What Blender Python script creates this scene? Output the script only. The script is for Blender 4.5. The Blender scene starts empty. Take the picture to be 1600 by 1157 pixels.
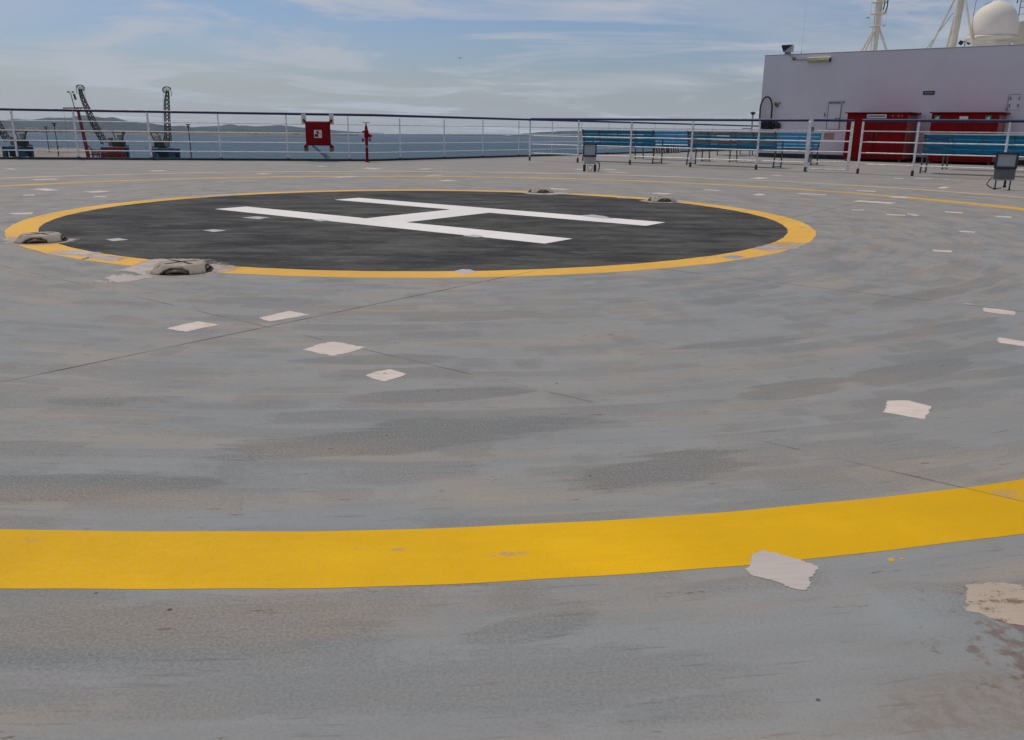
import bpy, math, random
from mathutils import Vector, Matrix
random.seed(7)
R = math.radians
scene = bpy.context.scene
COL = scene.collection

# ------------------------------------------------------------------ camera
EYE = 0.85
FPX, PIT, ROL = 1325.75, R(15.9145), R(-0.69873)
cR, sR = math.cos(ROL), math.sin(ROL)
DNv = Vector((0, -math.sin(PIT), -math.cos(PIT)))
FWD = Vector((0, math.cos(PIT), -math.sin(PIT)))
CX = Vector((1, 0, 0)) * cR + DNv * sR
CD = Vector((1, 0, 0)) * -sR + DNv * cR
cam_d = bpy.data.cameras.new("camera")
cam = bpy.data.objects.new("camera", cam_d)
COL.objects.link(cam)
m = Matrix((CX, -CD, -FWD)).transposed().to_4x4()
m.translation = Vector((0, 0, EYE))
cam.matrix_world = m
cam_d.sensor_fit = 'HORIZONTAL'
cam_d.sensor_width = 36
cam_d.lens = FPX / 1600 * 36
cam_d.clip_start = 0.05
cam_d.clip_end = 60000
scene.camera = cam

# ------------------------------------------------------------------ light
SUN_EL = R(61)
ANG = R(-38)                       # heading of the ship's cross axis in the picture
U = Vector((math.cos(ANG), math.sin(ANG), 0))
V = Vector((-math.sin(ANG), math.cos(ANG), 0))
sd = (-U * 1.0 + V * 0.22).normalized()          # horizontal direction towards the sun
sdir = Vector((sd.x * math.cos(SUN_EL), sd.y * math.cos(SUN_EL), math.sin(SUN_EL)))
sl = bpy.data.lights.new("sun", 'SUN')
sl.energy = 2.6
sl.angle = R(0.6)
sl.color = (1.0, 0.95, 0.87)
so = bpy.data.objects.new("sun", sl)
so.rotation_euler = sdir.to_track_quat('Z', 'Y').to_euler()
so.location = (0, 0, 30)
COL.objects.link(so)

w = bpy.data.worlds.new("World")
scene.world = w
w.use_nodes = True
nt = w.node_tree
nt.nodes.clear()
def N(nt, typ, **kw):
    n = nt.nodes.new(typ)
    for k, v in kw.items():
        if k.startswith('i_'):
            key = k[2:]
            key = int(key) if key.isdigit() else key.replace('_', ' ')
            n.inputs[key].default_value = v
        else:
            setattr(n, k, v)
    return n
def L(nt, a, b): nt.links.new(a, b)
def M(nt, op, a, b=None, c=None, clamp=False):
    n = nt.nodes.new('ShaderNodeMath'); n.operation = op; n.use_clamp = clamp
    for i, x in enumerate((a, b, c)):
        if x is None: continue
        if isinstance(x, (int, float)): n.inputs[i].default_value = x
        else: L(nt, x, n.inputs[i])
    return n.outputs[0]
def MIX(nt, f, a, b):
    n = nt.nodes.new('ShaderNodeMix'); n.data_type = 'RGBA'
    for i, x in ((0, f), (6, a), (7, b)):
        if isinstance(x, (int, float)): n.inputs[i].default_value = x
        elif isinstance(x, tuple): n.inputs[i].default_value = (*x, 1) if len(x) == 3 else x
        else: L(nt, x, n.inputs[i])
    return n.outputs[2]
def RAMP(nt, x, lo, hi, a=0.0, b=1.0):
    n = nt.nodes.new('ShaderNodeMapRange'); n.clamp = True
    n.interpolation_type = 'SMOOTHSTEP'
    L(nt, x, n.inputs[0])
    for i, v in enumerate((lo, hi, a, b)): n.inputs[i + 1].default_value = v
    return n.outputs[0]
def COMB(nt, x, y, z):
    n = nt.nodes.new('ShaderNodeCombineXYZ')
    for i, v in enumerate((x, y, z)):
        if isinstance(v, (int, float)): n.inputs[i].default_value = v
        else: L(nt, v, n.inputs[i])
    return n.outputs[0]
def NOISE(nt, vec, scale, detail=4, rough=0.55, dist=0.0):
    n = nt.nodes.new('ShaderNodeTexNoise')
    n.inputs['Scale'].default_value = scale
    n.inputs['Detail'].default_value = detail
    n.inputs['Roughness'].default_value = rough
    n.inputs['Distortion'].default_value = dist
    if vec is not None: L(nt, vec, n.inputs['Vector'])
    return n.outputs[0]

# true "up" of sea and sky: the ship is trimmed by a fraction of a degree
SEA_N = Vector((0.00085, 0.00674, 0.99998)).normalized()
tc = N(nt, 'ShaderNodeTexCoord')
rot = SEA_N.rotation_difference(Vector((0, 0, 1)))
mp = N(nt, 'ShaderNodeMapping'); mp.vector_type = 'POINT'
mp.inputs['Rotation'].default_value = rot.to_euler()
L(nt, tc.outputs['Generated'], mp.inputs['Vector'])
sky = N(nt, 'ShaderNodeTexSky')
sky.sky_type = 'NISHITA'
sky.sun_disc = False
sky.sun_elevation = SUN_EL
sky.sun_rotation = math.atan2(sdir.x, sdir.y)
sky.altitude = 20
sky.air_density = 1.0
sky.dust_density = 1.6
sky.ozone_density = 1.6
L(nt, mp.outputs[0], sky.inputs['Vector'])
sep = N(nt, 'ShaderNodeSeparateXYZ'); L(nt, mp.outputs[0], sep.inputs[0])
zz = M(nt, 'ADD', M(nt, 'MAXIMUM', sep.outputs[2], 0.0), 0.05)
px_ = M(nt, 'DIVIDE', sep.outputs[0], zz)
py_ = M(nt, 'DIVIDE', sep.outputs[1], zz)
cv = COMB(nt, M(nt, 'MULTIPLY', px_, 0.55), M(nt, 'MULTIPLY', py_, 0.5), 0.0)
c1 = NOISE(nt, cv, 0.8, 8, 0.64, 0.9)
cv2 = COMB(nt, M(nt, 'MULTIPLY', px_, 0.20), M(nt, 'MULTIPLY', py_, 0.34), 3.7)
c2 = NOISE(nt, cv2, 1.0, 5, 0.55, 0.3)
thin = RAMP(nt, c1, 0.46, 0.62)
veil = RAMP(nt, c2, 0.42, 0.66)
cloud = M(nt, 'ADD', M(nt, 'MULTIPLY', thin, 0.68), M(nt, 'MULTIPLY', veil, 0.62), clamp=True)
hz = RAMP(nt, sep.outputs[2], 0.0, 0.085, 1.0, 0.0)
cloud2 = M(nt, 'MAXIMUM', cloud, M(nt, 'MULTIPLY', hz, 0.62))
CLOUDCOL = MIX(nt, hz, (5.3, 5.4, 5.95), (4.95, 5.45, 6.2))
desat = N(nt, 'ShaderNodeHueSaturation', i_Saturation=1.25, i_Value=0.84)
L(nt, sky.outputs[0], desat.inputs['Color'])
tint = N(nt, 'ShaderNodeVectorMath', operation='MULTIPLY'); tint.inputs[1].default_value = (0.84, 0.90, 1.10)
L(nt, desat.outputs[0], tint.inputs[0])
skycol = MIX(nt, cloud2, tint.outputs[0], CLOUDCOL)
bg = N(nt, 'ShaderNodeBackground'); bg.inputs['Strength'].default_value = 0.10
L(nt, skycol, bg.inputs['Color'])
wo = N(nt, 'ShaderNodeOutputWorld'); L(nt, bg.outputs[0], wo.inputs['Surface'])

scene.render.engine = 'CYCLES'
scene.view_settings.view_transform = 'Standard'
scene.view_settings.look = 'None'
scene.view_settings.gamma = 1
scene.view_settings.exposure = -0.12

# ------------------------------------------------------------------ helpers
def SP(a, b, z=0.0):
    "ship coordinates -> world"
    p = U * a + V * b
    return Vector((p.x, p.y, z))

class MB:
    def __init__(s): s.v = []; s.f = []
    def _add(s, vs, fs):
        o = len(s.v); s.v += [tuple(x) for x in vs]; s.f += [tuple(i + o for i in f) for f in fs]; return s
    def box(s, c, d, rot=None):
        hx, hy, hz = d[0] / 2, d[1] / 2, d[2] / 2
        vs = [Vector((x, y, z)) for x in (-hx, hx) for y in (-hy, hy) for z in (-hz, hz)]
        if rot is not None: vs = [rot @ q for q in vs]
        vs = [q + Vector(c) for q in vs]
        return s._add(vs, [(0, 1, 3, 2), (4, 6, 7, 5), (0, 4, 5, 1), (2, 3, 7, 6), (0, 2, 6, 4), (1, 5, 7, 3)])
    def cbox(s, c, d, e=0.006, rot=None):
        "box with chamfered edges"
        hx, hy, hz = d[0] / 2, d[1] / 2, d[2] / 2
        e = min(e, hx * .9, hy * .9, hz * .9)
        vs = []; idx = {}
        for sx in (-1, 1):
            for sy in (-1, 1):
                for sz in (-1, 1):
                    for k in range(3):
                        p = [sx * (hx - e), sy * (hy - e), sz * (hz - e)]
                        p[k] = (sx, sy, sz)[k] * (hx, hy, hz)[k]
                        idx[(sx, sy, sz, k)] = len(vs); vs.append(Vector(p))
        fs = []
        S = (-1, 1)
        for k, (i, j) in ((0, (1, 2)), (1, (0, 2)), (2, (0, 1))):
            for sg in S:
                q = []
                for (p1, p2) in ((-1, -1), (1, -1), (1, 1), (-1, 1)):
                    t = [0, 0, 0]; t[k] = sg; t[i] = p1; t[j] = p2
                    q.append(idx[(*t, k)])
                fs.append(tuple(q))
        for k in range(3):
            i, j = [t for t in range(3) if t != k]
            for si in S:
                for sj in S:
                    q = []
                    for sk, face in ((-1, i), (1, i), (1, j), (-1, j)):
                        t = [0, 0, 0]; t[k] = sk; t[i] = si; t[j] = sj
                        q.append(idx[(*t, face)])
                    fs.append(tuple(q))
        for sx in S:
            for sy in S:
                for sz in S:
                    fs.append(tuple(idx[(sx, sy, sz, k)] for k in range(3)))
        if rot is not None: vs = [rot @ q for q in vs]
        return s._add([q + Vector(c) for q in vs], fs)
    def tube(s, p, q, r, n=8, r2=None, caps=True):
        p, q = Vector(p), Vector(q); r2 = r if r2 is None else r2
        d = (q - p).normalized()
        a = d.orthogonal().normalized(); b = d.cross(a)
        vs = []
        for c, rr in ((p, r), (q, r2)):
            for i in range(n):
                t = 2 * math.pi * i / n
                vs.append(c + (a * math.cos(t) + b * math.sin(t)) * rr)
        fs = [(i, (i + 1) % n, n + (i + 1) % n, n + i) for i in range(n)]
        if caps: fs += [tuple(range(n - 1, -1, -1)), tuple(range(n, 2 * n))]
        return s._add(vs, fs)
    def path(s, pts, r, n=8, closed=False):
        pts = [Vector(p) for p in pts]
        k = len(pts); vs = []; ref = None
        for i, p in enumerate(pts):
            if closed: t = pts[(i + 1) % k] - pts[i - 1]
            else: t = pts[min(i + 1, k - 1)] - pts[max(i - 1, 0)]
            t.normalize()
            if ref is None: ref = t.orthogonal().normalized()
            ref = (ref - t * ref.dot(t)).normalized()
            b = t.cross(ref)
            for j in range(n):
                a = 2 * math.pi * j / n
                vs.append(p + (ref * math.cos(a) + b * math.sin(a)) * r)
        fs = []
        for i in range(k if closed else k - 1):
            i2 = (i + 1) % k
            for j in range(n):
                fs.append((i * n + j, i * n + (j + 1) % n, i2 * n + (j + 1) % n, i2 * n + j))
        if not closed: fs += [tuple(range(n - 1, -1, -1)), tuple((k - 1) * n + j for j in range(n))]
        return s._add(vs, fs)
    def lathe(s, prof, n=24, c=(0, 0, 0), caps=True):
        vs = []; c = Vector(c)
        for r, z in prof:
            for i in range(n):
                t = 2 * math.pi * i / n
                vs.append(c + Vector((r * math.cos(t), r * math.sin(t), z)))
        fs = []
        for k in range(len(prof) - 1):
            for i in range(n):
                fs.append((k * n + i, k * n + (i + 1) % n, (k + 1) * n + (i + 1) % n, (k + 1) * n + i))
        if caps: fs += [tuple(range(n - 1, -1, -1)), tuple((len(prof) - 1) * n + i for i in range(n))]
        return s._add(vs, fs)
    def prism(s, poly, z0, z1):
        n = len(poly)
        vs = [Vector((x, y, z0)) for x, y in poly] + [Vector((x, y, z1)) for x, y in poly]
        return s._add(vs, [tuple(range(n - 1, -1, -1)), tuple(range(n, 2 * n))] + [(i, (i + 1) % n, n + (i + 1) % n, n + i) for i in range(n)])
    def face(s, pts): return s._add(pts, [tuple(range(len(pts)))])
    def build(s, name, mat, parent=None, smooth=False, loc=None):
        me = bpy.data.meshes.new(name)
        me.from_pydata(s.v, [], s.f); me.update()
        if smooth:
            for p in me.polygons: p.use_smooth = True
            try: me.set_sharp_from_angle(angle=R(40))
            except Exception: pass
        o = bpy.data.objects.new(name, me)
        if mat is not None: me.materials.append(mat)
        COL.objects.link(o)
        if parent is not None: o.parent = parent
        if loc is not None: o.location = loc
        return o

def tag(o, label=None, cat=None, group=None, kind=None):
    if label: o['label'] = label
    if cat: o['category'] = cat
    if group: o['group'] = group
    if kind: o['kind'] = kind
    return o
def thing(name, label, cat, loc=(0, 0, 0), rz=0.0, group=None):
    o = bpy.data.objects.new(name, None); o.empty_display_size = 0.2
    COL.objects.link(o); o.location = loc; o.rotation_euler = (0, 0, rz)
    return tag(o, label, cat, group)
def kids(o): return [c for c in bpy.data.objects if c.parent == o]
def dup(root, loc, rz, label=None, group=None):
    r = root.copy(); COL.objects.link(r); r.location = loc; r.rotation_euler = (0, 0, rz)
    if label: r['label'] = label
    if group: r['group'] = group
    def rec(src, dst):
        for ch in kids(src):
            if ch == dst: continue
            c = ch.copy(); COL.objects.link(c); c.parent = dst; rec(ch, c)
    rec(root, r)
    return r

# ------------------------------------------------------------------ materials
def mat(name, col, rough=0.6, metal=0.0, var=0.12, vscale=6.0, rust=0.0, rustcol=(0.16, 0.07, 0.03), bump=0.0, spec=0.5, stretch=(1, 1, 1), emit=None):
    mm = bpy.data.materials.new(name); mm.use_nodes = True
    t = mm.node_tree; b = t.nodes['Principled BSDF']
    co = N(t, 'ShaderNodeTexCoord')
    mpn = N(t, 'ShaderNodeMapping'); mpn.inputs['Scale'].default_value = stretch
    L(t, co.outputs['Object'], mpn.inputs[0]); vec = mpn.outputs[0]
    n1 = NOISE(t, vec, vscale, 5, 0.6)
    dark = tuple(c * (1 - var * 1.6) for c in col); lite = tuple(min(1, c * (1 + var)) for c in col)
    c = MIX(t, RAMP(t, n1, 0.3, 0.7), dark, lite)
    if rust > 0:
        n2 = NOISE(t, vec, vscale * 2.3, 8, 0.7, 0.4)
        c = MIX(t, RAMP(t, n2, 0.72 - rust * 0.35, 0.80 - rust * 0.3), c, rustcol)
    L(t, c, b.inputs['Base Color'])
    b.inputs['Metallic'].default_value = metal
    b.inputs['Specular IOR Level'].default_value = spec
    n3 = NOISE(t, vec, vscale * 3, 3)
    L(t, RAMP(t, n3, 0.2, 0.8, max(0.02, rough - 0.08), min(1, rough + 0.12)), b.inputs['Roughness'])
    if bump > 0:
        bp = N(t, 'ShaderNodeBump'); bp.inputs['Strength'].default_value = bump; bp.inputs['Distance'].default_value = 0.01
        L(t, NOISE(t, vec, vscale * 6, 4), bp.inputs['Height']); L(t, bp.outputs[0], b.inputs['Normal'])
    return mm

MT = dict(
    railwhite=mat('rail_white', (0.80, 0.76, 0.74), 0.5, var=0.12, vscale=14, rust=0.45),
    railblue=mat('rail_blue', (0.010, 0.020, 0.085), 0.45, var=0.2, vscale=3),
    curb=mat('curb_dark', (0.035, 0.035, 0.037), 0.8, var=0.3, vscale=8, rust=0.3),
    sleeve=mat('sleeve_dark', (0.07, 0.068, 0.065), 0.7, var=0.3, vscale=20, rust=0.4),
    slatblue=mat('slat_blue', (0.002, 0.165, 0.30), 0.36, spec=0.25, var=0.22, vscale=5, stretch=(1, 3, 6)),
    slatsheen=mat('slat_grey_sheen', (0.15, 0.16, 0.18), 0.45, var=0.3, vscale=6, stretch=(1, 3, 6)),  # sky reflection on the glossy slats, painted in as grey
    benchframe=mat('bench_frame', (0.10, 0.10, 0.10), 0.55, var=0.3, vscale=12, rust=0.5),
    wallpaint=mat('wall_paint', (0.66, 0.62, 0.655), 0.55, var=0.03, vscale=0.7, rust=0.0),
    red=mat('red_paint', (0.20, 0.001, 0.003), 0.5, spec=0.15, var=0.18, vscale=4),
    redside=mat('red_pale', (0.36, 0.10, 0.09), 0.6, var=0.2, vscale=4),  # paler, greyer red for the locker sides and stickers
    cream=mat('cream_paint', (0.62, 0.58, 0.46), 0.45, var=0.08, vscale=3, rust=0.15),
    dome=mat('dome_white', (0.72, 0.66, 0.55), 0.6, var=0.03, vscale=2, spec=0.2),
    black=mat('black_rubber', (0.008, 0.008, 0.010), 0.5, var=0.3, vscale=10),
    darkgrey=mat('dark_grey_metal', (0.05, 0.05, 0.052), 0.5, var=0.25, vscale=10),
    grey=mat('grey_metal', (0.19, 0.19, 0.20), 0.5, var=0.15, vscale=8),
    lightgrey=mat('light_grey', (0.42, 0.42, 0.42), 0.55, var=0.1, vscale=8),
    white=mat('white_plate', (0.66, 0.64, 0.60), 0.5, var=0.06, vscale=20),
    green=mat('green_sign', (0.0, 0.22, 0.11), 0.5, var=0.05, vscale=20),
    signdark=mat('sign_dark', (0.012, 0.014, 0.014), 0.4, var=0.1, vscale=20),
    potpaint=mat('socket_paint', (0.34, 0.285, 0.225), 0.75, var=0.12, vscale=7, rust=0.46, rustcol=(0.17, 0.10, 0.06), bump=0.0, spec=0.2),
    potdark=mat('socket_inside', (0.035, 0.022, 0.015), 0.9, var=0.4, vscale=30),
    pottan=mat('socket_bar', (0.30, 0.21, 0.15), 0.8, var=0.3, vscale=30),
    lampglass=mat('lamp_glass', (0.30, 0.33, 0.33), 0.12, var=0.1, vscale=5),
    chip=mat('lamp_chip', (0.33, 0.33, 0.24), 0.3, var=0.1, vscale=5),
    diffuser=mat('diffuser', (0.50, 0.48, 0.25), 0.3, var=0.25, vscale=9),
    craneblue=mat('crane_blue', (0.008, 0.075, 0.14), 0.7, var=0.3, vscale=0.4),
    cranegreen=mat('crane_green', (0.028, 0.035, 0.02), 0.8, var=0.3, vscale=0.4),
    cranetan=mat('crane_tan', (0.20, 0.19, 0.14), 0.8, var=0.3, vscale=0.4),
    cranelight=mat('crane_light', (0.36, 0.33, 0.31), 0.8, var=0.3, vscale=0.3),
    craneolive=mat('crane_lattice', (0.055, 0.055, 0.035), 0.8, var=0.2, vscale=0.4),
    redmast=mat('red_mast', (0.22, 0.012, 0.012), 0.6, var=0.25, vscale=0.5),
    lampdark=mat('lamp_mast', (0.03, 0.04, 0.05), 0.7, var=0.2, vscale=0.5),
    quay=mat('quay_ground', (0.17, 0.135, 0.11), 0.9, var=0.3, vscale=0.03),
    hull=mat('hull_paint', (0.5, 0.5, 0.52), 0.5, var=0.06, vscale=0.5),
    townw=mat('town_pale', (0.42, 0.36, 0.34), 0.9, var=0.3, vscale=0.02),
    pink=mat('pink_plate', (0.42, 0.27, 0.25), 0.6, var=0.2, vscale=8),
    orange=mat('orange_bar', (0.42, 0.19, 0.07), 0.6, var=0.1, vscale=8),
    tan=mat('tan_fitting', (0.23, 0.18, 0.11), 0.7, var=0.3, vscale=30),
    bird=mat('bird_grey', (0.10, 0.10, 0.11), 0.8, var=0.2, vscale=10),
)

# ------------------------------------------------------------------ deck and painted markings
CEN = (-0.854, 8.573)
def smooth_blob(t, pos, cx, cy, hx, hy, ang):
    "soft ellipse mask at a fixed place on the deck (a worn or rusty patch)"
    mpn = N(t, 'ShaderNodeMapping'); mpn.vector_type = 'TEXTURE'
    mpn.inputs['Location'].default_value = (cx, cy, 0); mpn.inputs['Rotation'].default_value = (0, 0, R(ang))
    mpn.inputs['Scale'].default_value = (hx, hy, 1e6)
    L(t, pos, mpn.inputs[0])
    ln = N(t, 'ShaderNodeVectorMath', operation='LENGTH'); L(t, mpn.outputs[0], ln.inputs[0])
    return ln.outputs['Value']
def deck_nodes(t):
    "common coordinates: world position, polar coordinates round the landing circle"
    co = N(t, 'ShaderNodeTexCoord'); pos = co.outputs['Object']
    sp = N(t, 'ShaderNodeSeparateXYZ'); L(t, pos, sp.inputs[0])
    dx = M(t, 'SUBTRACT', sp.outputs[0], CEN[0]); dy = M(t, 'SUBTRACT', sp.outputs[1], CEN[1])
    r = M(t, 'SQRT', M(t, 'ADD', M(t, 'MULTIPLY', dx, dx), M(t, 'MULTIPLY', dy, dy)))
    # the angle's seam is put behind the circle, away from the near deck
    th = M(t, 'ARCTAN2', dx, M(t, 'MULTIPLY', dy, -1.0))
    arc = M(t, 'MULTIPLY', th, 6.5)
    return pos, sp, r, arc
def wavy(t, pos, sp, nx, ny, c, amp=0.01):
    d = M(t, 'ADD', M(t, 'MULTIPLY', sp.outputs[0], nx), M(t, 'MULTIPLY', sp.outputs[1], ny))
    d = M(t, 'SUBTRACT', d, c)
    nz = NOISE(t, pos, 1.3, 3)
    return M(t, 'ABSOLUTE', M(t, 'ADD', d, M(t, 'MULTIPLY', M(t, 'SUBTRACT', nz, 0.5), amp)))
def deck_surface(t):
    pos, sp, r, arc = deck_nodes(t)
    pv = COMB(t, M(t, 'MULTIPLY', r, 3.6), M(t, 'MULTIPLY', arc, 0.85), 0.0)
    pv2 = COMB(t, M(t, 'MULTIPLY', r, 9.0), M(t, 'MULTIPLY', arc, 1.1), 4.0)
    pv3 = COMB(t, M(t, 'MULTIPLY', r, 26.0), M(t, 'MULTIPLY', arc, 3.0), 9.0)
    fine = NOISE(t, pos, 150.0, 3, 0.75)
    fine2 = NOISE(t, pos, 45.0, 4, 0.7)
    big = NOISE(t, pos, 0.45, 4, 0.6)
    s1 = NOISE(t, pv, 1.0, 7, 0.64, 0.0)
    s2 = NOISE(t, pv2, 1.0, 6, 0.66, 0.0)
    s3 = NOISE(t, pv3, 1.0, 4, 0.6, 0.2)
    blue = (0.230, 0.235, 0.225)
    warm = (0.248, 0.240, 0.218)
    base = MIX(t, RAMP(t, M(t, 'ADD', M(t, 'MULTIPLY', big, 0.6), M(t, 'MULTIPLY', s2, 0.4)), 0.42, 0.60), blue, warm)
    mid = NOISE(t, COMB(t, M(t, 'MULTIPLY', r, 3.4), M(t, 'MULTIPLY', arc, 1.6), 91.0), 1.0, 5, 0.62)
    farm = RAMP(t, sp.outputs[1], 2.8, 9.0, 0.15, 1.0)
    base = MIX(t, M(t, 'MULTIPLY', RAMP(t, mid, 0.49, 0.60), M(t, 'MULTIPLY', farm, 0.8)), base, (0.315, 0.265, 0.215))
    base = MIX(t, M(t, 'MULTIPLY', RAMP(t, mid, 0.48, 0.38), M(t, 'MULTIPLY', farm, 0.65)), base, (0.165, 0.155, 0.155))
    # light re-painted streaks
    base = MIX(t, M(t, 'MULTIPLY', RAMP(t, s3, 0.5, 0.75), 0.35), base, (0.285, 0.285, 0.285))
    base = MIX(t, M(t, 'MULTIPLY', RAMP(t, s2, 0.55, 0.72), 0.30), base, (0.262, 0.272, 0.268))
    # tan stains, denser to the far side and beside the seams
    far = RAMP(t, sp.outputs[1], 3.5, 13.0, 0.0, 1.0)
    s4 = NOISE(t, COMB(t, M(t, 'MULTIPLY', r, 4.5), M(t, 'MULTIPLY', arc, 0.8), 21.0), 1.0, 6, 0.64, 0.0)
    d1 = wavy(t, pos, sp, math.cos(R(-37)), math.sin(R(-37)), -0.04 * math.cos(R(-37)) + 5.0 * math.sin(R(-37)))
    d2 = wavy(t, pos, sp, math.sin(R(37)), math.cos(R(37)), 0.4 * math.sin(R(37)) + 2.51 * math.cos(R(37)))
    # seam 2 is only plain to see on the near side of the circle
    nearm = RAMP(t, sp.outputs[1], 5.2, 6.5, 1.0, 0.0)
    by_seam = M(t, 'MAXIMUM', RAMP(t, d1, 0.02, 0.40, 0.40, 0.0), RAMP(t, d2, 0.02, 0.30, 0.30, 0.0))
    tanm = M(t, 'ADD', RAMP(t, s4, 0.48, 0.66, 0.0, 0.85), M(t, 'ADD', M(t, 'MULTIPLY', by_seam, RAMP(t, s2, 0.35, 0.6)), M(t, 'MULTIPLY', far, 0.25)), clamp=True)
    base = MIX(t, M(t, 'MULTIPLY', tanm, 0.75), base, (0.315, 0.262, 0.205))
    # worn grit showing through: dark grainy strips along the roller tracks
    blobs = [(-0.25, 2.31, 0.52, 0.135, 16, 1.0), (0.42, 2.07, 0.33, 0.10, 23, 1.0), (-1.30, 2.56, 0.34, 0.07, 2, .9),
             (-1.02, 1.91, 0.33, 0.085, 6, .95), (-0.18, 2.69, 0.26, 0.07, 16, .9), (1.0, 3.44, 0.42, 0.08, 20, .8),
             (0.95, 2.76, 0.24, 0.08, 30, .8), (1.5, 3.02, 0.33, 0.10, 35, .75), (-0.62, 1.29, 0.50, 0.09, 4, .75),
             (-1.35, 4.2, 0.30, 0.09, 8, .7), (-0.15, 3.9, 0.45, 0.10, 14, .7), (0.05, 1.33, 0.16, 0.05, 25, .6),
             (2.3, 4.6, 0.5, 0.09, 34, .8), (2.25, 6.1, 0.35, 0.10, 42, .7), (-1.25, 1.22, 0.4, 0.1, -4, .6),
             (1.35, 1.55, 0.30, 0.16, 28, .5), (1.9, 3.75, 0.40, 0.06, 30, .7), (-0.55, 3.1, 0.24, 0.06, 8, .7)]
    edge = M(t, 'ADD', M(t, 'MULTIPLY', M(t, 'SUBTRACT', s1, 0.5), 2.2), M(t, 'MULTIPLY', M(t, 'SUBTRACT', s2, 0.5), 2.4))
    edge2 = M(t, 'MULTIPLY', M(t, 'SUBTRACT', fine2, 0.5), 0.35)
    acc = None
    for cx, cy, hx, hy, ang, k in blobs:
        d = smooth_blob(t, pos, cx, cy, hx, hy, ang)
        d = M(t, 'ADD', M(t, 'ADD', d, edge), edge2)
        q = M(t, 'MULTIPLY', RAMP(t, d, 0.80, 1.08, 1.0, 0.0), k)
        acc = q if acc is None else M(t, 'MAXIMUM', acc, q)
    wob = NOISE(t, COMB(t, M(t, 'MULTIPLY', r, 0.8), M(t, 'MULTIPLY', arc, 0.6), 51.0), 1.0, 3, 0.5)
    wob2 = NOISE(t, COMB(t, M(t, 'MULTIPLY', r, 5.0), M(t, 'MULTIPLY', arc, 4.0), 57.0), 1.0, 4, 0.6)
    def lanes(width, seed, lo, hi, along):
        q = M(t, 'ADD', M(t, 'ADD', M(t, 'DIVIDE', r, width), M(t, 'MULTIPLY', wob, 2.6)), M(t, 'MULTIPLY', wob2, 0.35))
        ln_ = M(t, 'FLOOR', q); fr_ = M(t, 'FRACT', q)
        nz = NOISE(t, COMB(t, M(t, 'MULTIPLY', ln_, 3.73), M(t, 'MULTIPLY', arc, along), seed), 1.0, 4, 0.5)
        soft = M(t, 'MULTIPLY', RAMP(t, fr_, 0.0, 0.10), RAMP(t, fr_, 0.70, 1.0, 1.0, 0.0))
        return M(t, 'MULTIPLY', RAMP(t, M(t, 'ADD', nz, M(t, 'MULTIPLY', edge2, 0.18)), lo, hi), soft)
    l1 = lanes(0.15, 61.0, 0.53, 0.575, 1.1)
    l2 = lanes(0.085, 71.0, 0.53, 0.57, 1.6)
    gen = M(t, 'MAXIMUM', M(t, 'MAXIMUM', M(t, 'MULTIPLY', l1, 0.75), M(t, 'MULTIPLY', l2, 0.55)), M(t, 'MULTIPLY', RAMP(t, M(t, 'ADD', s1, M(t, 'MULTIPLY', edge2, 0.20)), 0.545, 0.60), 0.5))
    l3 = lanes(0.11, 83.0, 0.51, 0.56, 1.3)
    base = MIX(t, M(t, 'MULTIPLY', l3, 0.35), base, (0.265, 0.272, 0.266))
    wear = M(t, 'MAXIMUM', acc, M(t, 'MULTIPLY', gen, 0.75))
    grit = RAMP(t, fine, 0.36, 0.62)
    wearm = M(t, 'MULTIPLY', wear, M(t, 'ADD', 0.24, M(t, 'MULTIPLY', grit, 0.50)))
    wcol = MIX(t, RAMP(t, s4, 0.40, 0.60), (0.112, 0.112, 0.100), (0.155, 0.130, 0.105))
    base = MIX(t, wearm, base, wcol)
    # scratches along the tracks
    sc = NOISE(t, COMB(t, M(t, 'MULTIPLY', r, 70.0), M(t, 'MULTIPLY', arc, 5.0), 2.0), 1.0, 3, 0.6)
    base = MIX(t, M(t, 'MULTIPLY', RAMP(t, sc, 0.60, 0.70), 0.40), base, (0.12, 0.11, 0.10))
    # grain of the coating
    base = MIX(t, M(t, 'MULTIPLY', RAMP(t, fine, 0.48, 0.70), 0.28), base, (0.14, 0.14, 0.14))
    base = MIX(t, M(t, 'MULTIPLY', RAMP(t, fine, 0.50, 0.30), 0.10), base, (0.36, 0.36, 0.36))
    # rusty flakes and blobs
    fl = NOISE(t, pos, 16.0, 5, 0.7)
    rs = RAMP(t, M(t, 'ADD', fl, M(t, 'MULTIPLY', s4, 0.12)), 0.765, 0.80)
    rb = smooth_blob(t, pos, 1.02, 1.30, 0.26, 0.17, 15)
    lb = smooth_blob(t, pos, 0.74, 1.40, 0.16, 0.10, 40)
    base = MIX(t, M(t, 'MULTIPLY', RAMP(t, M(t, 'ADD', lb, M(t, 'MULTIPLY', edge, 0.5)), 0.2, 1.0, 1.0, 0.0), 0.45), base, (0.275, 0.295, 0.29))
    sb = smooth_blob(t, pos, 0.80, 1.12, 0.28, 0.09, 5)
    base = MIX(t, M(t, 'MULTIPLY', RAMP(t, M(t, 'ADD', sb, edge), 0.2, 1.2, 1.0, 0.0), M(t, 'ADD', 0.25, M(t, 'MULTIPLY', RAMP(t, fine2, 0.4, 0.6), 0.4))), base, (0.20, 0.155, 0.12))
    rm = RAMP(t, M(t, 'ADD', M(t, 'ADD', rb, M(t, 'MULTIPLY', M(t, 'SUBTRACT', fl, 0.5), 4.5)), M(t, 'MULTIPLY', edge, 0.4)), 0.25, 0.8, 1.0, 0.0)
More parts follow.
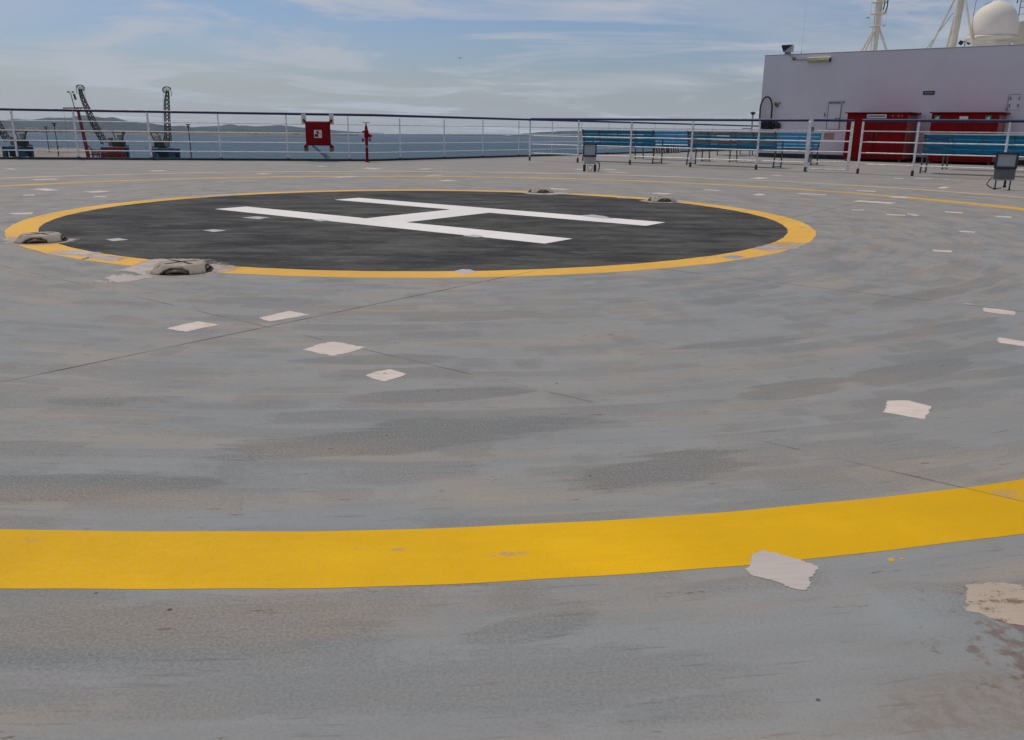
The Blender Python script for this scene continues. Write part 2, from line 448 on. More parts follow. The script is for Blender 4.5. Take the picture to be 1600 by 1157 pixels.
    base = MIX(t, M(t, 'MULTIPLY', M(t, 'MAXIMUM', rs, M(t, 'MULTIPLY', rm, 0.75)), 0.75), base, (0.125, 0.062, 0.038))
    wp = NOISE(t, COMB(t, M(t, 'MULTIPLY', r, 30.0), M(t, 'MULTIPLY', arc, 7.0), 15.0), 1.0, 6, 0.72)
    base = MIX(t, M(t, 'MULTIPLY', RAMP(t, M(t, 'ADD', wp, M(t, 'MULTIPLY', s4, 0.25)), 0.775, 0.81), 0.7), base, (0.13, 0.085, 0.055))
    # tiny dark specks
    vo = N(t, 'ShaderNodeTexVoronoi', i_Scale=5.5); L(t, pos, vo.inputs['Vector'])
    base = MIX(t, RAMP(t, vo.outputs['Distance'], 0.020, 0.034, 0.85, 0.0), base, (0.05, 0.04, 0.035))
    # weld seams between the deck plates
    br = RAMP(t, NOISE(t, pos, 2.1, 4, 0.7), 0.38, 0.55)
    base = MIX(t, M(t, 'MULTIPLY', RAMP(t, d1, 0.0035, 0.0075, 1.0, 0.0), M(t, 'ADD', 0.3, M(t, 'MULTIPLY', br, 0.6))), base, (0.055, 0.042, 0.035))
    base = MIX(t, M(t, 'MULTIPLY', M(t, 'MULTIPLY', RAMP(t, d2, 0.002, 0.007, 0.62, 0.0), RAMP(t, NOISE(t, pos, 3.1, 4, 0.7), 0.45, 0.60)), nearm), base, (0.07, 0.06, 0.05))
    for cc, nn in ((-0.04 * math.cos(R(-37)) + 5.0 * math.sin(R(-37)) + 6.1, 0), (-0.04 * math.cos(R(-37)) + 5.0 * math.sin(R(-37)) - 6.1, 0)):
        dd = wavy(t, pos, sp, math.cos(R(-37)), math.sin(R(-37)), cc)
        base = MIX(t, M(t, 'MULTIPLY', RAMP(t, dd, 0.004, 0.010, 0.6, 0.0), br), base, (0.08, 0.06, 0.05))
    dd = wavy(t, pos, sp, math.sin(R(37)), math.cos(R(37)), 0.4 * math.sin(R(37)) + 2.51 * math.cos(R(37)) + 2.6)
    base = MIX(t, M(t, 'MULTIPLY', RAMP(t, dd, 0.004, 0.010, 0.7, 0.0), br), base, (0.08, 0.06, 0.05))
    return base, pos, sp, r, arc, fine, fine2, s1, s2, s3, s4, d1

def finish(mm, t, base, fine, fine2, rough=(0.62, 0.85), bump=0.25, dist=0.0015, spec=0.12):
    b = t.nodes['Principled BSDF']
    L(t, base, b.inputs['Base Color'])
    b.inputs['Specular IOR Level'].default_value = spec
    L(t, RAMP(t, fine2, 0.3, 0.7, rough[0], rough[1]), b.inputs['Roughness'])
    bp = N(t, 'ShaderNodeBump'); bp.inputs['Strength'].default_value = bump; bp.inputs['Distance'].default_value = dist
    L(t, M(t, 'ADD', fine, M(t, 'MULTIPLY', fine2, 1.5)), bp.inputs['Height'])
    L(t, bp.outputs[0], b.inputs['Normal'])
def newmat(name):
    mm = bpy.data.materials.new(name); mm.use_nodes = True
    return mm, mm.node_tree

dm, t = newmat('deck_coating')
ds = deck_surface(t)
finish(dm, t, ds[0], ds[5], ds[6])

def paint_mat(name, col, worn, amount, wornblob=None, var=0.10, grain=0.35, polar=True, fade=None, holes=False, brush=0.0, soft=0.05):
    "paint on the deck, scuffed through to what lies under it"
    mm, t = newmat(name)
    pos, sp, r, arc = deck_nodes(t)
    fine = NOISE(t, pos, 150.0, 3, 0.75); fine2 = NOISE(t, pos, 45.0, 4, 0.7)
    s1 = NOISE(t, COMB(t, M(t, 'MULTIPLY', r, 6.0), M(t, 'MULTIPLY', arc, 1.6), 2.0), 1.0, 7, 0.65, 0.4)
    s2 = NOISE(t, COMB(t, M(t, 'MULTIPLY', r, 22.0), M(t, 'MULTIPLY', arc, 3.2), 5.0), 1.0, 5, 0.6, 0.2)
    big = NOISE(t, pos, 0.9, 5, 0.6)
    c = MIX(t, RAMP(t, big, 0.3, 0.7), tuple(x * (1 - var) for x in col), tuple(min(1, x * (1 + var)) for x in col))
    c = MIX(t, M(t, 'MULTIPLY', RAMP(t, s2, 0.35, 0.7), 0.25), c, tuple(x * 0.80 for x in col))
    chips = NOISE(t, pos, 11.0, 6, 0.6)
    wv = M(t, 'ADD', M(t, 'MULTIPLY', s1, 0.6), M(t, 'MULTIPLY', chips, 0.4))
    wv = M(t, 'ADD', wv, M(t, 'MULTIPLY', M(t, 'SUBTRACT', fine, 0.5), 0.20))
    if wornblob:
        for (cx, cy, hx, hy, ang, k) in wornblob:
            d = smooth_blob(t, pos, cx, cy, hx, hy, ang)
            wv = M(t, 'ADD', wv, RAMP(t, d, 0.2, 1.1, k, 0.0))
    if fade:
        wv = M(t, 'ADD', wv, RAMP(t, sp.outputs[1], fade[0], fade[1], 0.0, fade[2]))
    wm = RAMP(t, wv, amount, amount + soft)
    c = MIX(t, M(t, 'MULTIPLY', wm, 0.85), c, worn)
    c = MIX(t, M(t, 'MULTIPLY', RAMP(t, fine, 0.52, 0.72), grain), c, tuple(x * 0.55 for x in col))
    vo = N(t, 'ShaderNodeTexVoronoi', i_Scale=4.3); L(t, pos, vo.inputs['Vector'])
    c = MIX(t, RAMP(t, vo.outputs['Distance'], 0.02, 0.04, 0.8, 0.0), c, (0.07, 0.045, 0.03))
    d1 = wavy(t, pos, sp, math.cos(R(-37)), math.sin(R(-37)), -0.04 * math.cos(R(-37)) + 5.0 * math.sin(R(-37)))
    br = RAMP(t, NOISE(t, pos, 2.1, 4, 0.7), 0.38, 0.55)
    c = MIX(t, M(t, 'MULTIPLY', RAMP(t, d1, 0.003, 0.008, 0.5, 0.0), br), c, (0.09, 0.07, 0.05))
    d2 = wavy(t, pos, sp, math.sin(R(37)), math.cos(R(37)), 0.4 * math.sin(R(37)) + 2.51 * math.cos(R(37)))
    c = MIX(t, M(t, 'MULTIPLY', RAMP(t, d2, 0.002, 0.006, 0.4, 0.0), RAMP(t, sp.outputs[1], 2.2, 2.4, 1.0, 0.0)), c, (0.12, 0.09, 0.04))
    if brush:
        mpb = N(t, 'ShaderNodeMapping'); mpb.inputs['Rotation'].default_value = (0, 0, R(22)); mpb.inputs['Scale'].default_value = (9, 120, 1); L(t, pos, mpb.inputs[0])
        c = MIX(t, M(t, 'MULTIPLY', RAMP(t, NOISE(t, mpb.outputs[0], 1.0, 4, 0.6), 0.45, 0.65), brush), c, tuple(x * 0.72 for x in col))
    finish(mm, t, c, fine, fine2, rough=(0.5, 0.75), bump=0.2)
    if holes:
        tr = N(t, 'ShaderNodeBsdfTransparent'); mx = N(t, 'ShaderNodeMixShader'); oo = t.nodes['Material Output']
        at = N(t, 'ShaderNodeAttribute'); at.attribute_name = 'inner'
        mpe = N(t, 'ShaderNodeMapping'); mpe.inputs['Rotation'].default_value = (0, 0, R(22)); mpe.inputs['Scale'].default_value = (7, 75, 1); L(t, pos, mpe.inputs[0])
        en = M(t, 'ADD', M(t, 'MULTIPLY', NOISE(t, mpe.outputs[0], 1.0, 6, 0.7), 0.6), M(t, 'MULTIPLY', NOISE(t, pos, 34.0, 5, 0.7), 0.4))
        ea = RAMP(t, M(t, 'ADD', M(t, 'MULTIPLY', at.outputs['Fac'], 0.34), en), 0.545, 0.60, 1.0, 0.0)
        L(t, M(t, 'MAXIMUM', ea, M(t, 'MULTIPLY', wm, holes)), mx.inputs[0]); L(t, t.nodes['Principled BSDF'].outputs[0], mx.inputs[1]); L(t, tr.outputs[0], mx.inputs[2]); L(t, mx.outputs[0], oo.inputs['Surface'])
    return mm

deckgrey = (0.235, 0.235, 0.23)
m_yel = paint_mat('yellow_paint_near', (0.68, 0.375, 0.0), (0.42, 0.27, 0.13), 0.615, wornblob=[(1.28, 1.93, 0.16, 0.07, 10, 0.17), (0.82, 1.66, 0.26, 0.05, 19, 0.085), (-0.30, 1.60, .07, .02, 0, .17), (-0.23, 1.60, .03, .02, 0, .17), (-0.38, 1.53, .03, .02, 0, .15), (-0.06, 1.58, .16, .02, 8, .12), (-1.0, 1.62, .10, .02, 0, .12), (-0.75, 1.50, .14, .03, 0, .09), (0.25, 1.56, .10, .03, 8, .11), (0.42, 1.70, .05, .02, 12, .13)], var=0.13, grain=0.30, fade=(4, 13, 0.17), soft=0.09)
m_yel2 = paint_mat('yellow_paint_circle', (0.70, 0.385, 0.055), (0.36, 0.27, 0.18), 0.60, var=0.10, grain=0.2, fade=(7, 12, 0.06), wornblob=[(1.6, 6.2, 1.0, 0.7, 40, 0.05)])
m_yel3 = paint_mat('yellow_paint_faded', (0.50, 0.37, 0.19), (0.27, 0.25, 0.21), 0.545, var=0.15, grain=0.2)
m_white = paint_mat('white_paint', (0.74, 0.69, 0.63), (0.50, 0.46, 0.42), 0.62, var=0.05, grain=0.08)
m_cream = paint_mat('primer_cream', (0.60, 0.50, 0.43), (0.33, 0.24, 0.17), 0.585, var=0.12, grain=0.15, wornblob=[(1.25, 1.45, .25, .12, 20, .06)], holes=0.35, brush=0.5)
m_near = paint_mat('primer_pale', (0.485, 0.425, 0.375), (0.36, 0.33, 0.30), 0.62, var=0.06, grain=0.06, holes=0.3, brush=0.35)
m_rusty = paint_mat('primer_rusty', (0.45, 0.36, 0.275), (0.15, 0.08, 0.045), 0.525, var=0.12, grain=0.35, brush=0.2, holes=0.0001)
m_peel = paint_mat('primer_peeling', (0.43, 0.365, 0.32), (0.255, 0.245, 0.23), 0.515, var=0.18, grain=0.2, holes=0.9)
m_wp = paint_mat('grey_white_paint', (0.42, 0.41, 0.40), (0.3, 0.3, 0.3), 0.6, var=0.05, grain=0.1, holes=0.3)
m_bg = paint_mat('bluegrey_paint', (0.30, 0.32, 0.34), deckgrey, 0.5, var=0.1, grain=0.15)
# dark disc
m_disc, t = newmat('dark_disc_paint')
pos, sp, r, arc = deck_nodes(t)
fine = NOISE(t, pos, 150.0, 3, 0.75); fine2 = NOISE(t, pos, 45.0, 4, 0.7)
rx = COMB(t, sp.outputs[0], M(t, 'MULTIPLY', sp.outputs[1], 1.0), 0)
mpd = N(t, 'ShaderNodeMapping'); mpd.inputs['Rotation'].default_value = (0, 0, R(-12)); mpd.inputs['Scale'].default_value = (1.0, 2.6, 1)
L(t, pos, mpd.inputs[0])
a1 = NOISE(t, mpd.outputs[0], 0.9, 7, 0.66, 0.6)
a2 = NOISE(t, mpd.outputs[0], 1.7, 7, 0.68, 0.3)
a3 = NOISE(t, mpd.outputs[0], 5.5, 5, 0.65, 0.2)
c = MIX(t, RAMP(t, a1, 0.36, 0.64), (0.037, 0.036, 0.034), (0.082, 0.079, 0.070))
c = MIX(t, M(t, 'MULTIPLY', RAMP(t, a2, 0.50, 0.64), 0.55), c, (0.125, 0.118, 0.106))
c = MIX(t, M(t, 'MULTIPLY', RAMP(t, a3, 0.54, 0.66), 0.35), c, (0.16, 0.15, 0.135))
c = MIX(t, M(t, 'MULTIPLY', RAMP(t, a2, 0.48, 0.36), 0.6), c, (0.028, 0.027, 0.025))
c = MIX(t, M(t, 'MULTIPLY', RAMP(t, NOISE(t, pos, 9.0, 7, 0.7), 0.66, 0.72), 0.5), c, (0.19, 0.17, 0.15))
c = MIX(t, M(t, 'MULTIPLY', RAMP(t, fine, 0.5, 0.7), 0.3), c, (0.03, 0.03, 0.03))
br = RAMP(t, NOISE(t, pos, 1.6, 4, 0.7), 0.40, 0.55)
for cc in (0.0, 2.45):
    base_c = -0.04 * math.cos(R(-37)) + 5.0 * math.sin(R(-37)) + cc
    dd = wavy(t, pos, sp, math.cos(R(-37)), math.sin(R(-37)), base_c)
    c = MIX(t, M(t, 'MULTIPLY', RAMP(t, dd, 0.004, 0.014, 0.8, 0.0), br), c, (0.022, 0.02, 0.02))
    c = MIX(t, M(t, 'MULTIPLY', RAMP(t, M(t, 'SUBTRACT', dd, 0.016), 0.0, 0.01, 0.25, 0.0), br), c, (0.16, 0.12, 0.09))
finish(m_disc, t, c, fine, fine2, rough=(0.65, 0.9), bump=0.25, spec=0.05)

# deck outline (ship coordinates), a little outside the railing
off = 0.10
Ksh = (-16.45, 15.17)
cdir = Vector((5.2, 5.8)).normalized()
far_l = Vector(Ksh) - cdir * 24
deck_ship = [(far_l.x - 12, far_l.y - 40), (26, -32), (26, 60), (-16.45 - off, 60), (-16.45 - off, 15.17 + .05), (far_l.x - .07, far_l.y + .07)]
deck_poly = [SP(a, b) for a, b in deck_ship]
mb = MB(); mb.face(deck_poly)
tag(mb.build('deck', dm), kind='structure')
hb = MB()
n = len(deck_poly)
for i in range(n):
    p, q = deck_poly[i], deck_poly[(i + 1) % n]
    hb.face([p + Vector((0, 0, -.004)), p + Vector((0, 0, -17.5)), q + Vector((0, 0, -17.5)), q + Vector((0, 0, -.004))])
tag(hb.build('ship_hull', MT['hull']), kind='structure')

def ring(name, r0, r1, z, m, n=720, jit=0.0, seed=1):
    rr = random.Random(seed)
    mb = MB(); vs = []
    ph = [rr.uniform(0, 6.28) for _ in range(8)]
    for i in range(n):
        a = 2 * math.pi * i / n
        w0 = jit * (math.sin(a * 23 + ph[0]) + math.sin(a * 61 + ph[1]) + .6 * math.sin(a * 131 + ph[2])) / 2.6
        w1 = jit * (math.sin(a * 29 + ph[3]) + math.sin(a * 57 + ph[4]) + .6 * math.sin(a * 149 + ph[5])) / 2.6
        vs.append(Vector((CEN[0] + (r0 + w0) * math.cos(a), CEN[1] + (r0 + w0) * math.sin(a), z)))
        vs.append(Vector((CEN[0] + (r1 + w1) * math.cos(a), CEN[1] + (r1 + w1) * math.sin(a), z)))
    mb._add(vs, [(2 * i, 2 * i + 1, (2 * i + 3) % (2 * n), (2 * i + 2) % (2 * n)) for i in range(n)])
    return tag(mb.build(name, m), kind='structure')
ring('landing_circle_marking', 3.43, 3.665, 0.0006, m_yel2, jit=0.006, seed=3)
ring('outer_ring_marking', 6.905, 7.145, 0.0006, m_yel, n=2400, jit=0.004, seed=5)
ring('far_ring_marking', 8.66, 8.86, 0.0006, m_yel3, jit=0.02, seed=6)
mb = MB(); mb.face([Vector((CEN[0] + 3.43 * math.cos(2 * math.pi * i / 360), CEN[1] + 3.43 * math.sin(2 * math.pi * i / 360), 0.0004)) for i in range(360)])
tag(mb.build('landing_disc', m_disc), kind='structure')

# the letter H: two long strokes and one cross stroke, laid as one sheet
HA = R(-36)
hu = Vector((math.cos(HA), math.sin(HA), 0)); hv = Vector((-math.sin(HA), math.cos(HA), 0))
hc = Vector((-0.838, 8.585, 0.0008))
def hp(x, y): return hc + hu * x + hv * y
LL, WW, ST, XB = 2.08, 1.03, 0.40, 0.26
Hp = [(-LL, -WW), (LL, -WW), (LL, -WW + ST), (XB, -WW + ST), (XB, WW - ST), (LL, WW - ST), (LL, WW), (-LL, WW), (-LL, WW - ST), (-XB, WW - ST), (-XB, -WW + ST), (-LL, -WW + ST)]
mb = MB(); mb.face([hp(*q) for q in Hp])
tag(mb.build('landing_letter_marking', m_white), kind='structure')

# bare primer patches, brushed and taped
PATCHES = {'cream': [[(-1.496, 3.564), (-1.411, 3.72), (-1.284, 3.65), (-1.39, 3.51)], [(-1.17, 3.801), (-1.068, 3.963), (-0.94, 3.883), (-1.096, 3.725)], [(-0.831, 3.234), (-0.791, 3.328), (-0.736, 3.374), (-0.58, 3.287), (-0.636, 3.194), (-0.688, 3.143)], [(-0.524, 2.887), (-0.486, 2.947), (-0.443, 2.974), (-0.373, 2.91), (-0.443, 2.812)], [(1.232, 2.663), (1.275, 2.675), (1.312, 2.673), (1.363, 2.615), (1.275, 2.474), (1.236, 2.502), (1.171, 2.543), (1.204, 2.602)], [(2.113, 3.598), (2.182, 3.521), (2.247, 3.447), (2.2, 3.37), (2.13, 3.43), (2.055, 3.492)], [(2.392, 4.245), (2.454, 4.217), (2.508, 4.158), (2.485, 4.111), (2.452, 4.064), (2.385, 4.09), (2.34, 4.148)], [(3.174, 6.452), (3.309, 6.411), (3.251, 6.303), (3.131, 6.361)], [(0.469, 1.536), (0.487, 1.563), (0.51, 1.607), (0.535, 1.622), (0.544, 1.616), (0.58, 1.595), (0.632, 1.551), (0.619, 1.532), (0.606, 1.514), (0.59, 1.479), (0.572, 1.448), (0.549, 1.462), (0.536, 1.471), (0.509, 1.494), (0.48, 1.504)], [(0.9, 1.491), (0.947, 1.5), (1.008, 1.487), (1.049, 1.471), (0.97, 1.332), (0.923, 1.339), (0.884, 1.362), (0.864, 1.379), (0.845, 1.387), (0.857, 1.425), (0.876, 1.46)], [(3.855, 9.863), (4.009, 9.844), (3.958, 9.735), (3.822, 9.756)], [(4.03, 9.321), (4.24, 9.277), (4.183, 9.166), (3.99, 9.225)], [(4.341, 9.505), (4.367, 9.223), (4.268, 9.142), (4.273, 9.352)], [(4.884, 9.763), (5.055, 9.67), (4.967, 9.525), (4.824, 9.641)], [(5.2, 9.29), (5.338, 9.204), (5.242, 9.058), (5.14, 9.18)], [(4.049, 7.774), (4.168, 7.712), (4.115, 7.634), (4.007, 7.69)], [(-5.091, 10.436), (-4.914, 10.404), (-4.873, 10.282), (-5.029, 10.307)], [(-4.909, 8.293), (-4.707, 8.422), (-4.632, 8.238), (-4.787, 8.188)], [(-5.978, 10.498), (-5.849, 10.519), (-5.777, 10.387), (-5.905, 10.367)]], 'peel': [[(-3.163, 5.688), (-3.166, 5.843), (-3.033, 5.886), (-2.797, 5.781), (-2.764, 5.692), (-2.504, 5.538), (-2.517, 5.426), (-2.564, 5.395), (-2.713, 5.493), (-2.786, 5.431), (-2.779, 5.544), (-2.997, 5.642)], [(-2.351, 4.619), (-2.35, 4.807), (-2.391, 5.101), (-2.395, 5.382), (-2.362, 5.55), (-2.272, 5.558), (-1.985, 5.553), (-1.629, 5.209), (-1.669, 5.084), (-1.718, 4.998), (-1.882, 4.929), (-2.047, 4.872), (-2.111, 4.718), (-2.154, 4.613), (-2.23, 4.588)], [(-3.912, 6.479), (-3.863, 6.563), (-3.655, 6.544), (-3.491, 6.56), (-3.285, 6.462), (-3.255, 6.314), (-3.301, 6.237), (-3.425, 6.119), (-3.579, 6.105), (-3.747, 6.195)], [(1.776, 6.38), (1.916, 6.574), (2.076, 6.78), (2.22, 6.833), (2.336, 6.765), (2.223, 6.528), (2.129, 6.342), (2.016, 6.332), (1.863, 6.217), (1.81, 6.28)], [(0.058, 11.893), (0.237, 12.045), (0.68, 11.997), (0.843, 11.785), (0.482, 11.496), (0.143, 11.612)], [(1.532, 10.769), (1.76, 10.952), (2.085, 10.951), (2.202, 10.723), (1.905, 10.401), (1.611, 10.496)], [(1.321, 11.236), (1.506, 11.18), (1.475, 11.01), (1.329, 11.09)], [(-4.008, 10.628), (-3.76, 10.709), (-3.484, 10.944), (-3.454, 10.799), (-3.706, 10.554), (-3.909, 10.422)]], 'white': [[(-2.592, 7.101), (-2.53, 7.201), (-2.396, 7.122), (-2.457, 7.002)], [(-3.104, 6.461), (-3.04, 6.545), (-2.919, 6.459), (-2.994, 6.357)], [(-2.598, 8.149), (-2.492, 8.284), (-2.336, 8.211), (-2.386, 8.027)], [(-0.372, 5.169), (-0.319, 5.259), (-0.267, 5.251), (-0.215, 5.169), (-0.27, 5.094), (-0.324, 5.09)], [(-1.895, 8.027), (-1.831, 8.093), (-1.719, 7.99), (-1.788, 7.898)], [(-0.425, 6.947), (-0.331, 7.043), (-0.237, 6.944), (-0.296, 6.854)], [(0.667, 8.767), (0.808, 8.885), (0.925, 8.733), (0.991, 8.456), (0.867, 8.472), (0.722, 8.643)], [(2.343, 4.348), (2.377, 4.342), (2.383, 4.309), (2.339, 4.32)]], 'bluegrey': [[(1.461, 5.957), (1.582, 6.03), (1.632, 5.941), (1.535, 5.842), (1.475, 5.867)]]}
def jag(poly, step, amp, rr):
    out = []
    for i in range(len(poly)):
        p, q = Vector(poly[i]), Vector(poly[(i + 1) % len(poly)])
        n = max(1, int((q - p).length / step))
        d = (q - p).normalized(); nn = Vector((-d.y, d.x))
        for k in range(n):
            s = p + (q - p) * (k / n)
            out.append(s + nn * (rr.uniform(-amp, amp) if k else 0))
    return out
def feather(mb, inn, pts, z, k):
    n = len(pts); cx_ = sum(p.x for p in pts) / n; cy_ = sum(p.y for p in pts) / n
    vs = [Vector((p.x, p.y, z)) for p in pts] + [Vector((cx_ + (p.x - cx_) * k, cy_ + (p.y - cy_) * k, z)) for p in pts]
    mb._add(vs, [(i, (i + 1) % n, n + (i + 1) % n, n + i) for i in range(n)] + [tuple(range(n, 2 * n))])
    inn += [0.0] * n + [1.0] * n
rr = random.Random(11)
PATCHES['near'] = [PATCHES['cream'][8]]; PATCHES['rusty'] = [PATCHES['cream'][9]]; PATCHES['cream'] = PATCHES['cream'][:8] + PATCHES['cream'][10:]
PATCHES['drips'] = [[[0.7834, 1.5863], [0.7938, 1.592], [0.7971, 1.5812], [0.7881, 1.5756], [0.7826, 1.5782]], [[0.81, 1.5897], [0.8207, 1.5927], [0.8163, 1.5858], [0.809, 1.5842]]]
for key, m, z in (('peel', m_peel, 0.0009), ('cream', m_cream, 0.0007), ('white', m_wp, 0.0011), ('bluegrey', m_bg, 0.0009), ('near', m_near, 0.0009), ('rusty', m_rusty, 0.0005), ('drips', m_yel, 0.0005)):
    mb = MB()
    inn = []
    for poly in PATCHES[key]:
        cy = sum(p[1] for p in poly) / len(poly)
        amp = (0.007 if key == 'near' else 0.004) if cy < 2.2 else (0.006 if key != 'peel' else 0.014)
        st = 0.012 if cy < 2.2 else 0.04
        feather(mb, inn, jag(poly, st, amp, rr), z, 0.62 if key == 'peel' else 0.80)
    if key == 'cream':
        for _ in range(60):                    # the many small patches of the far deck
            a = rr.uniform(-1.1, 1.1); d = rr.uniform(11.5, 20.5)
            x, y = math.sin(a) * d + rr.uniform(-1, 1), math.cos(a) * d
            if math.hypot(x - CEN[0], y - CEN[1]) < 4.0 or y < 9.5: continue
            if (Vector((x, y)).dot(V.xy)) > 18.6: continue
            if y - 22.0 - 0.1775 * (x + 4.1) > -1.2: continue
            hx, hy = rr.uniform(.10, .28), rr.uniform(.06, .14)
            an = HA + rr.choice((0, R(90))) + rr.uniform(-.1, .1)
            q = [Vector((x + sx * hx * math.cos(an) - sy * hy * math.sin(an), y + sx * hx * math.sin(an) + sy * hy * math.cos(an))) for sx, sy in ((-1, -1), (1, -1), (1, 1), (-1, 1))]
            feather(mb, inn, jag(q, .08, .01, rr), z, 0.7)
    po_ = (mb.build({'peel': 'peeling_primer', 'cream': 'primer_patches', 'white': 'white_patches', 'bluegrey': 'repaint_patch', 'near': 'brushed_primer_patch', 'rusty': 'rusty_primer_patch', 'drips': 'yellow_drips'}[key], m))
    tag(po_, kind='structure')
    at_ = po_.data.attributes.new('inner', 'FLOAT', 'POINT'); at_.data.foreach_set('value', inn)

# ------------------------------------------------------------------ curb at the deck edge
cb = MB()
far_w = SP(*far_l); kink = SP(*Ksh); side_end = SP(-16.45, 58)
def wallstrip(mb, p, q, wd, h, z0=0.0):
    d = (q - p); ln = d.length; an = math.atan2(d.y, d.x)
    mb.cbox(((p + q) / 2) + Vector((0, 0, z0 + h / 2)), (ln, wd, h), 0.01, Matrix.Rotation(an, 3, 'Z'))
c0 = far_w + V * 0; 
wallstrip(cb, far_w, kink, .05, .055); wallstrip(cb, kink - V * .03, side_end, .05, .055)
tag(cb.build('deck_kerb', MT['curb']), kind='structure')

# ------------------------------------------------------------------ railings
def railing(name, label, pts, posts, h, barz, group=None, post_r=0.022, sleeve=False, flat=False, cat='railing', thinposts=(), start_bend=False):
    base = pts[0]
    root = thing(name, label, cat, base, 0, group)
    loc = [p - base for p in pts]
    hh = h if isinstance(h, (list, tuple)) else [h] * len(pts)
    mb = MB(); tp = [p + Vector((0, 0, k)) for p, k in zip(loc, hh)]
    h = sum(hh) / len(hh)
    if start_bend: tp = [tp[0] + Vector((0, 0, -.05))] + [tp[0] + (tp[1] - tp[0]).normalized() * .04] + tp[1:]
    mb.path(tp, 0.031, 10); mb.build('top_rail', MT['railblue'], root, True)
    for z in barz:
        b = MB(); b.path([p + Vector((0, 0, z)) for p in loc], 0.0115, 6); b.build('bar', MT['railwhite'], root, True)
    for i, q in enumerate(posts):
        q = q - base; b = MB(); rr = 0.014 if i in thinposts else post_r
        if flat and i not in thinposts:
            an = math.atan2(loc[-1].y - loc[0].y, loc[-1].x - loc[0].x)
            b.cbox(q + Vector((0, 0, h / 2 - .01)), (.062, .014, h - .04), .003, Matrix.Rotation(an + R(25), 3, 'Z'))
        else: b.tube(q + Vector((0, 0, 0)), q + Vector((0, 0, h - .02)), rr, 10)
        po = b.build('post', MT['railwhite'], root, True)
        s = MB(); s.tube(q, q + Vector((0, 0, .11 if sleeve else .07)), rr + (.006 if sleeve else .022), 10)
        s.build('post_foot', MT['sleeve'], po, True)
    return root
BZ = (0.875, 0.655, 0.435, 0.20)
left_posts = [Vector(p) for p in ((-11.75, 20.64, 0), (-10.43, 20.88, 0), (-8.80, 21.17, 0), (-7.21, 21.45, 0), (-5.64, 21.72, 0))]
cd_w = (kink - far_w).normalized()
k_on = lambda x: far_w + (kink - far_w) * ((x - far_w.x) / (kink.x - far_w.x))
lp = [k_on(x) for x in (-20.9, -19.3, -17.8, -16.3, -14.75, -13.25, -11.75, -10.42, -8.80, -7.21, -5.63, -4.16)]
railing('corner_railing', 'white railing with blue top rail across the left, carrying the red hose cabinet',
        [far_w, kink], lp, (1.155, 1.12), (0.885, 0.665, 0.435, 0.21), thinposts=(9, 10, 11), post_r=.026)
sp_b = [16.2, 17.9, 19.55, 21.25, 23.0, 24.7, 26.4, 28.05, 29.7, 31.3, 33.0, 34.7, 36.2, 37.7, 39.3]
railing('side_railing', 'white railing with blue top rail running away behind the benches along the ship side',
        [kink + V * .012, SP(-16.45, 45)], [SP(-16.45, b) for b in sp_b], (1.12, 1.06), (0.885, 0.665, 0.435, 0.21), flat=True)
NB = 19.10
railing('deck_railing', 'white railing with blue top rail in front of the left and middle blue benches',
        [SP(-14.42, NB), SP(-6.83, NB)], [SP(a, NB) for a in (-14.40, -12.82, -11.24, -9.57, -7.92)], 1.09, BZ, group='railings in front of the benches', sleeve=True, start_bend=True)
railing('deck_railing', 'white railing with blue top rail in front of the red lockers, right of the gate',
        [SP(-5.68, NB), SP(6.0, NB)], [SP(a, NB) for a in (-5.66, -4.57, -2.95, -1.35, 0.25, 1.85, 3.45)], 1.09, BZ, group='railings in front of the benches', sleeve=True)
# gate: hung on a wide post
g = thing('gate', 'white barred gate with blue top rail standing slightly open between two railings', 'gate', SP(-6.78, NB), ANG)
b = MB(); b.cbox((0, 0, .54), (.08, .045, 1.06), .006); gp_ = b.build('hinge_post', MT['railwhite'], g)
b = MB(); b.tube((0, 0, 0), (0, 0, .10), .034, 10); b.build('post_foot', MT['sleeve'], gp_, True)
gd = Vector((.86, .30, 0)).normalized()
b = MB(); b.path([Vector((.06, .02, 1.09)), Vector((.06, .02, 1.09)) + gd * .82], .027, 10); b.build('top_rail', MT['railblue'], g, True)
b = MB()
for z in (0.875, 0.655, 0.435, 0.22, 0.06): b.path([Vector((.06, .02, z)), Vector((.06, .02, z)) + gd * .80], .0125, 6)
b.build('bars', MT['railwhite'], g, True)
b = MB(); e = Vector((.06, .02, 0)) + gd * .80; b.cbox(e + Vector((0, 0, .565)), (.06, .03, 1.02), .005, Matrix.Rotation(R(19), 3, 'Z')); b.build('stile', MT['railwhite'], g)
for z in (.25, .9):
    b = MB(); b.box((.06, .02, z), (.05, .05, .10)); b.build('hinge', MT['grey'], g)

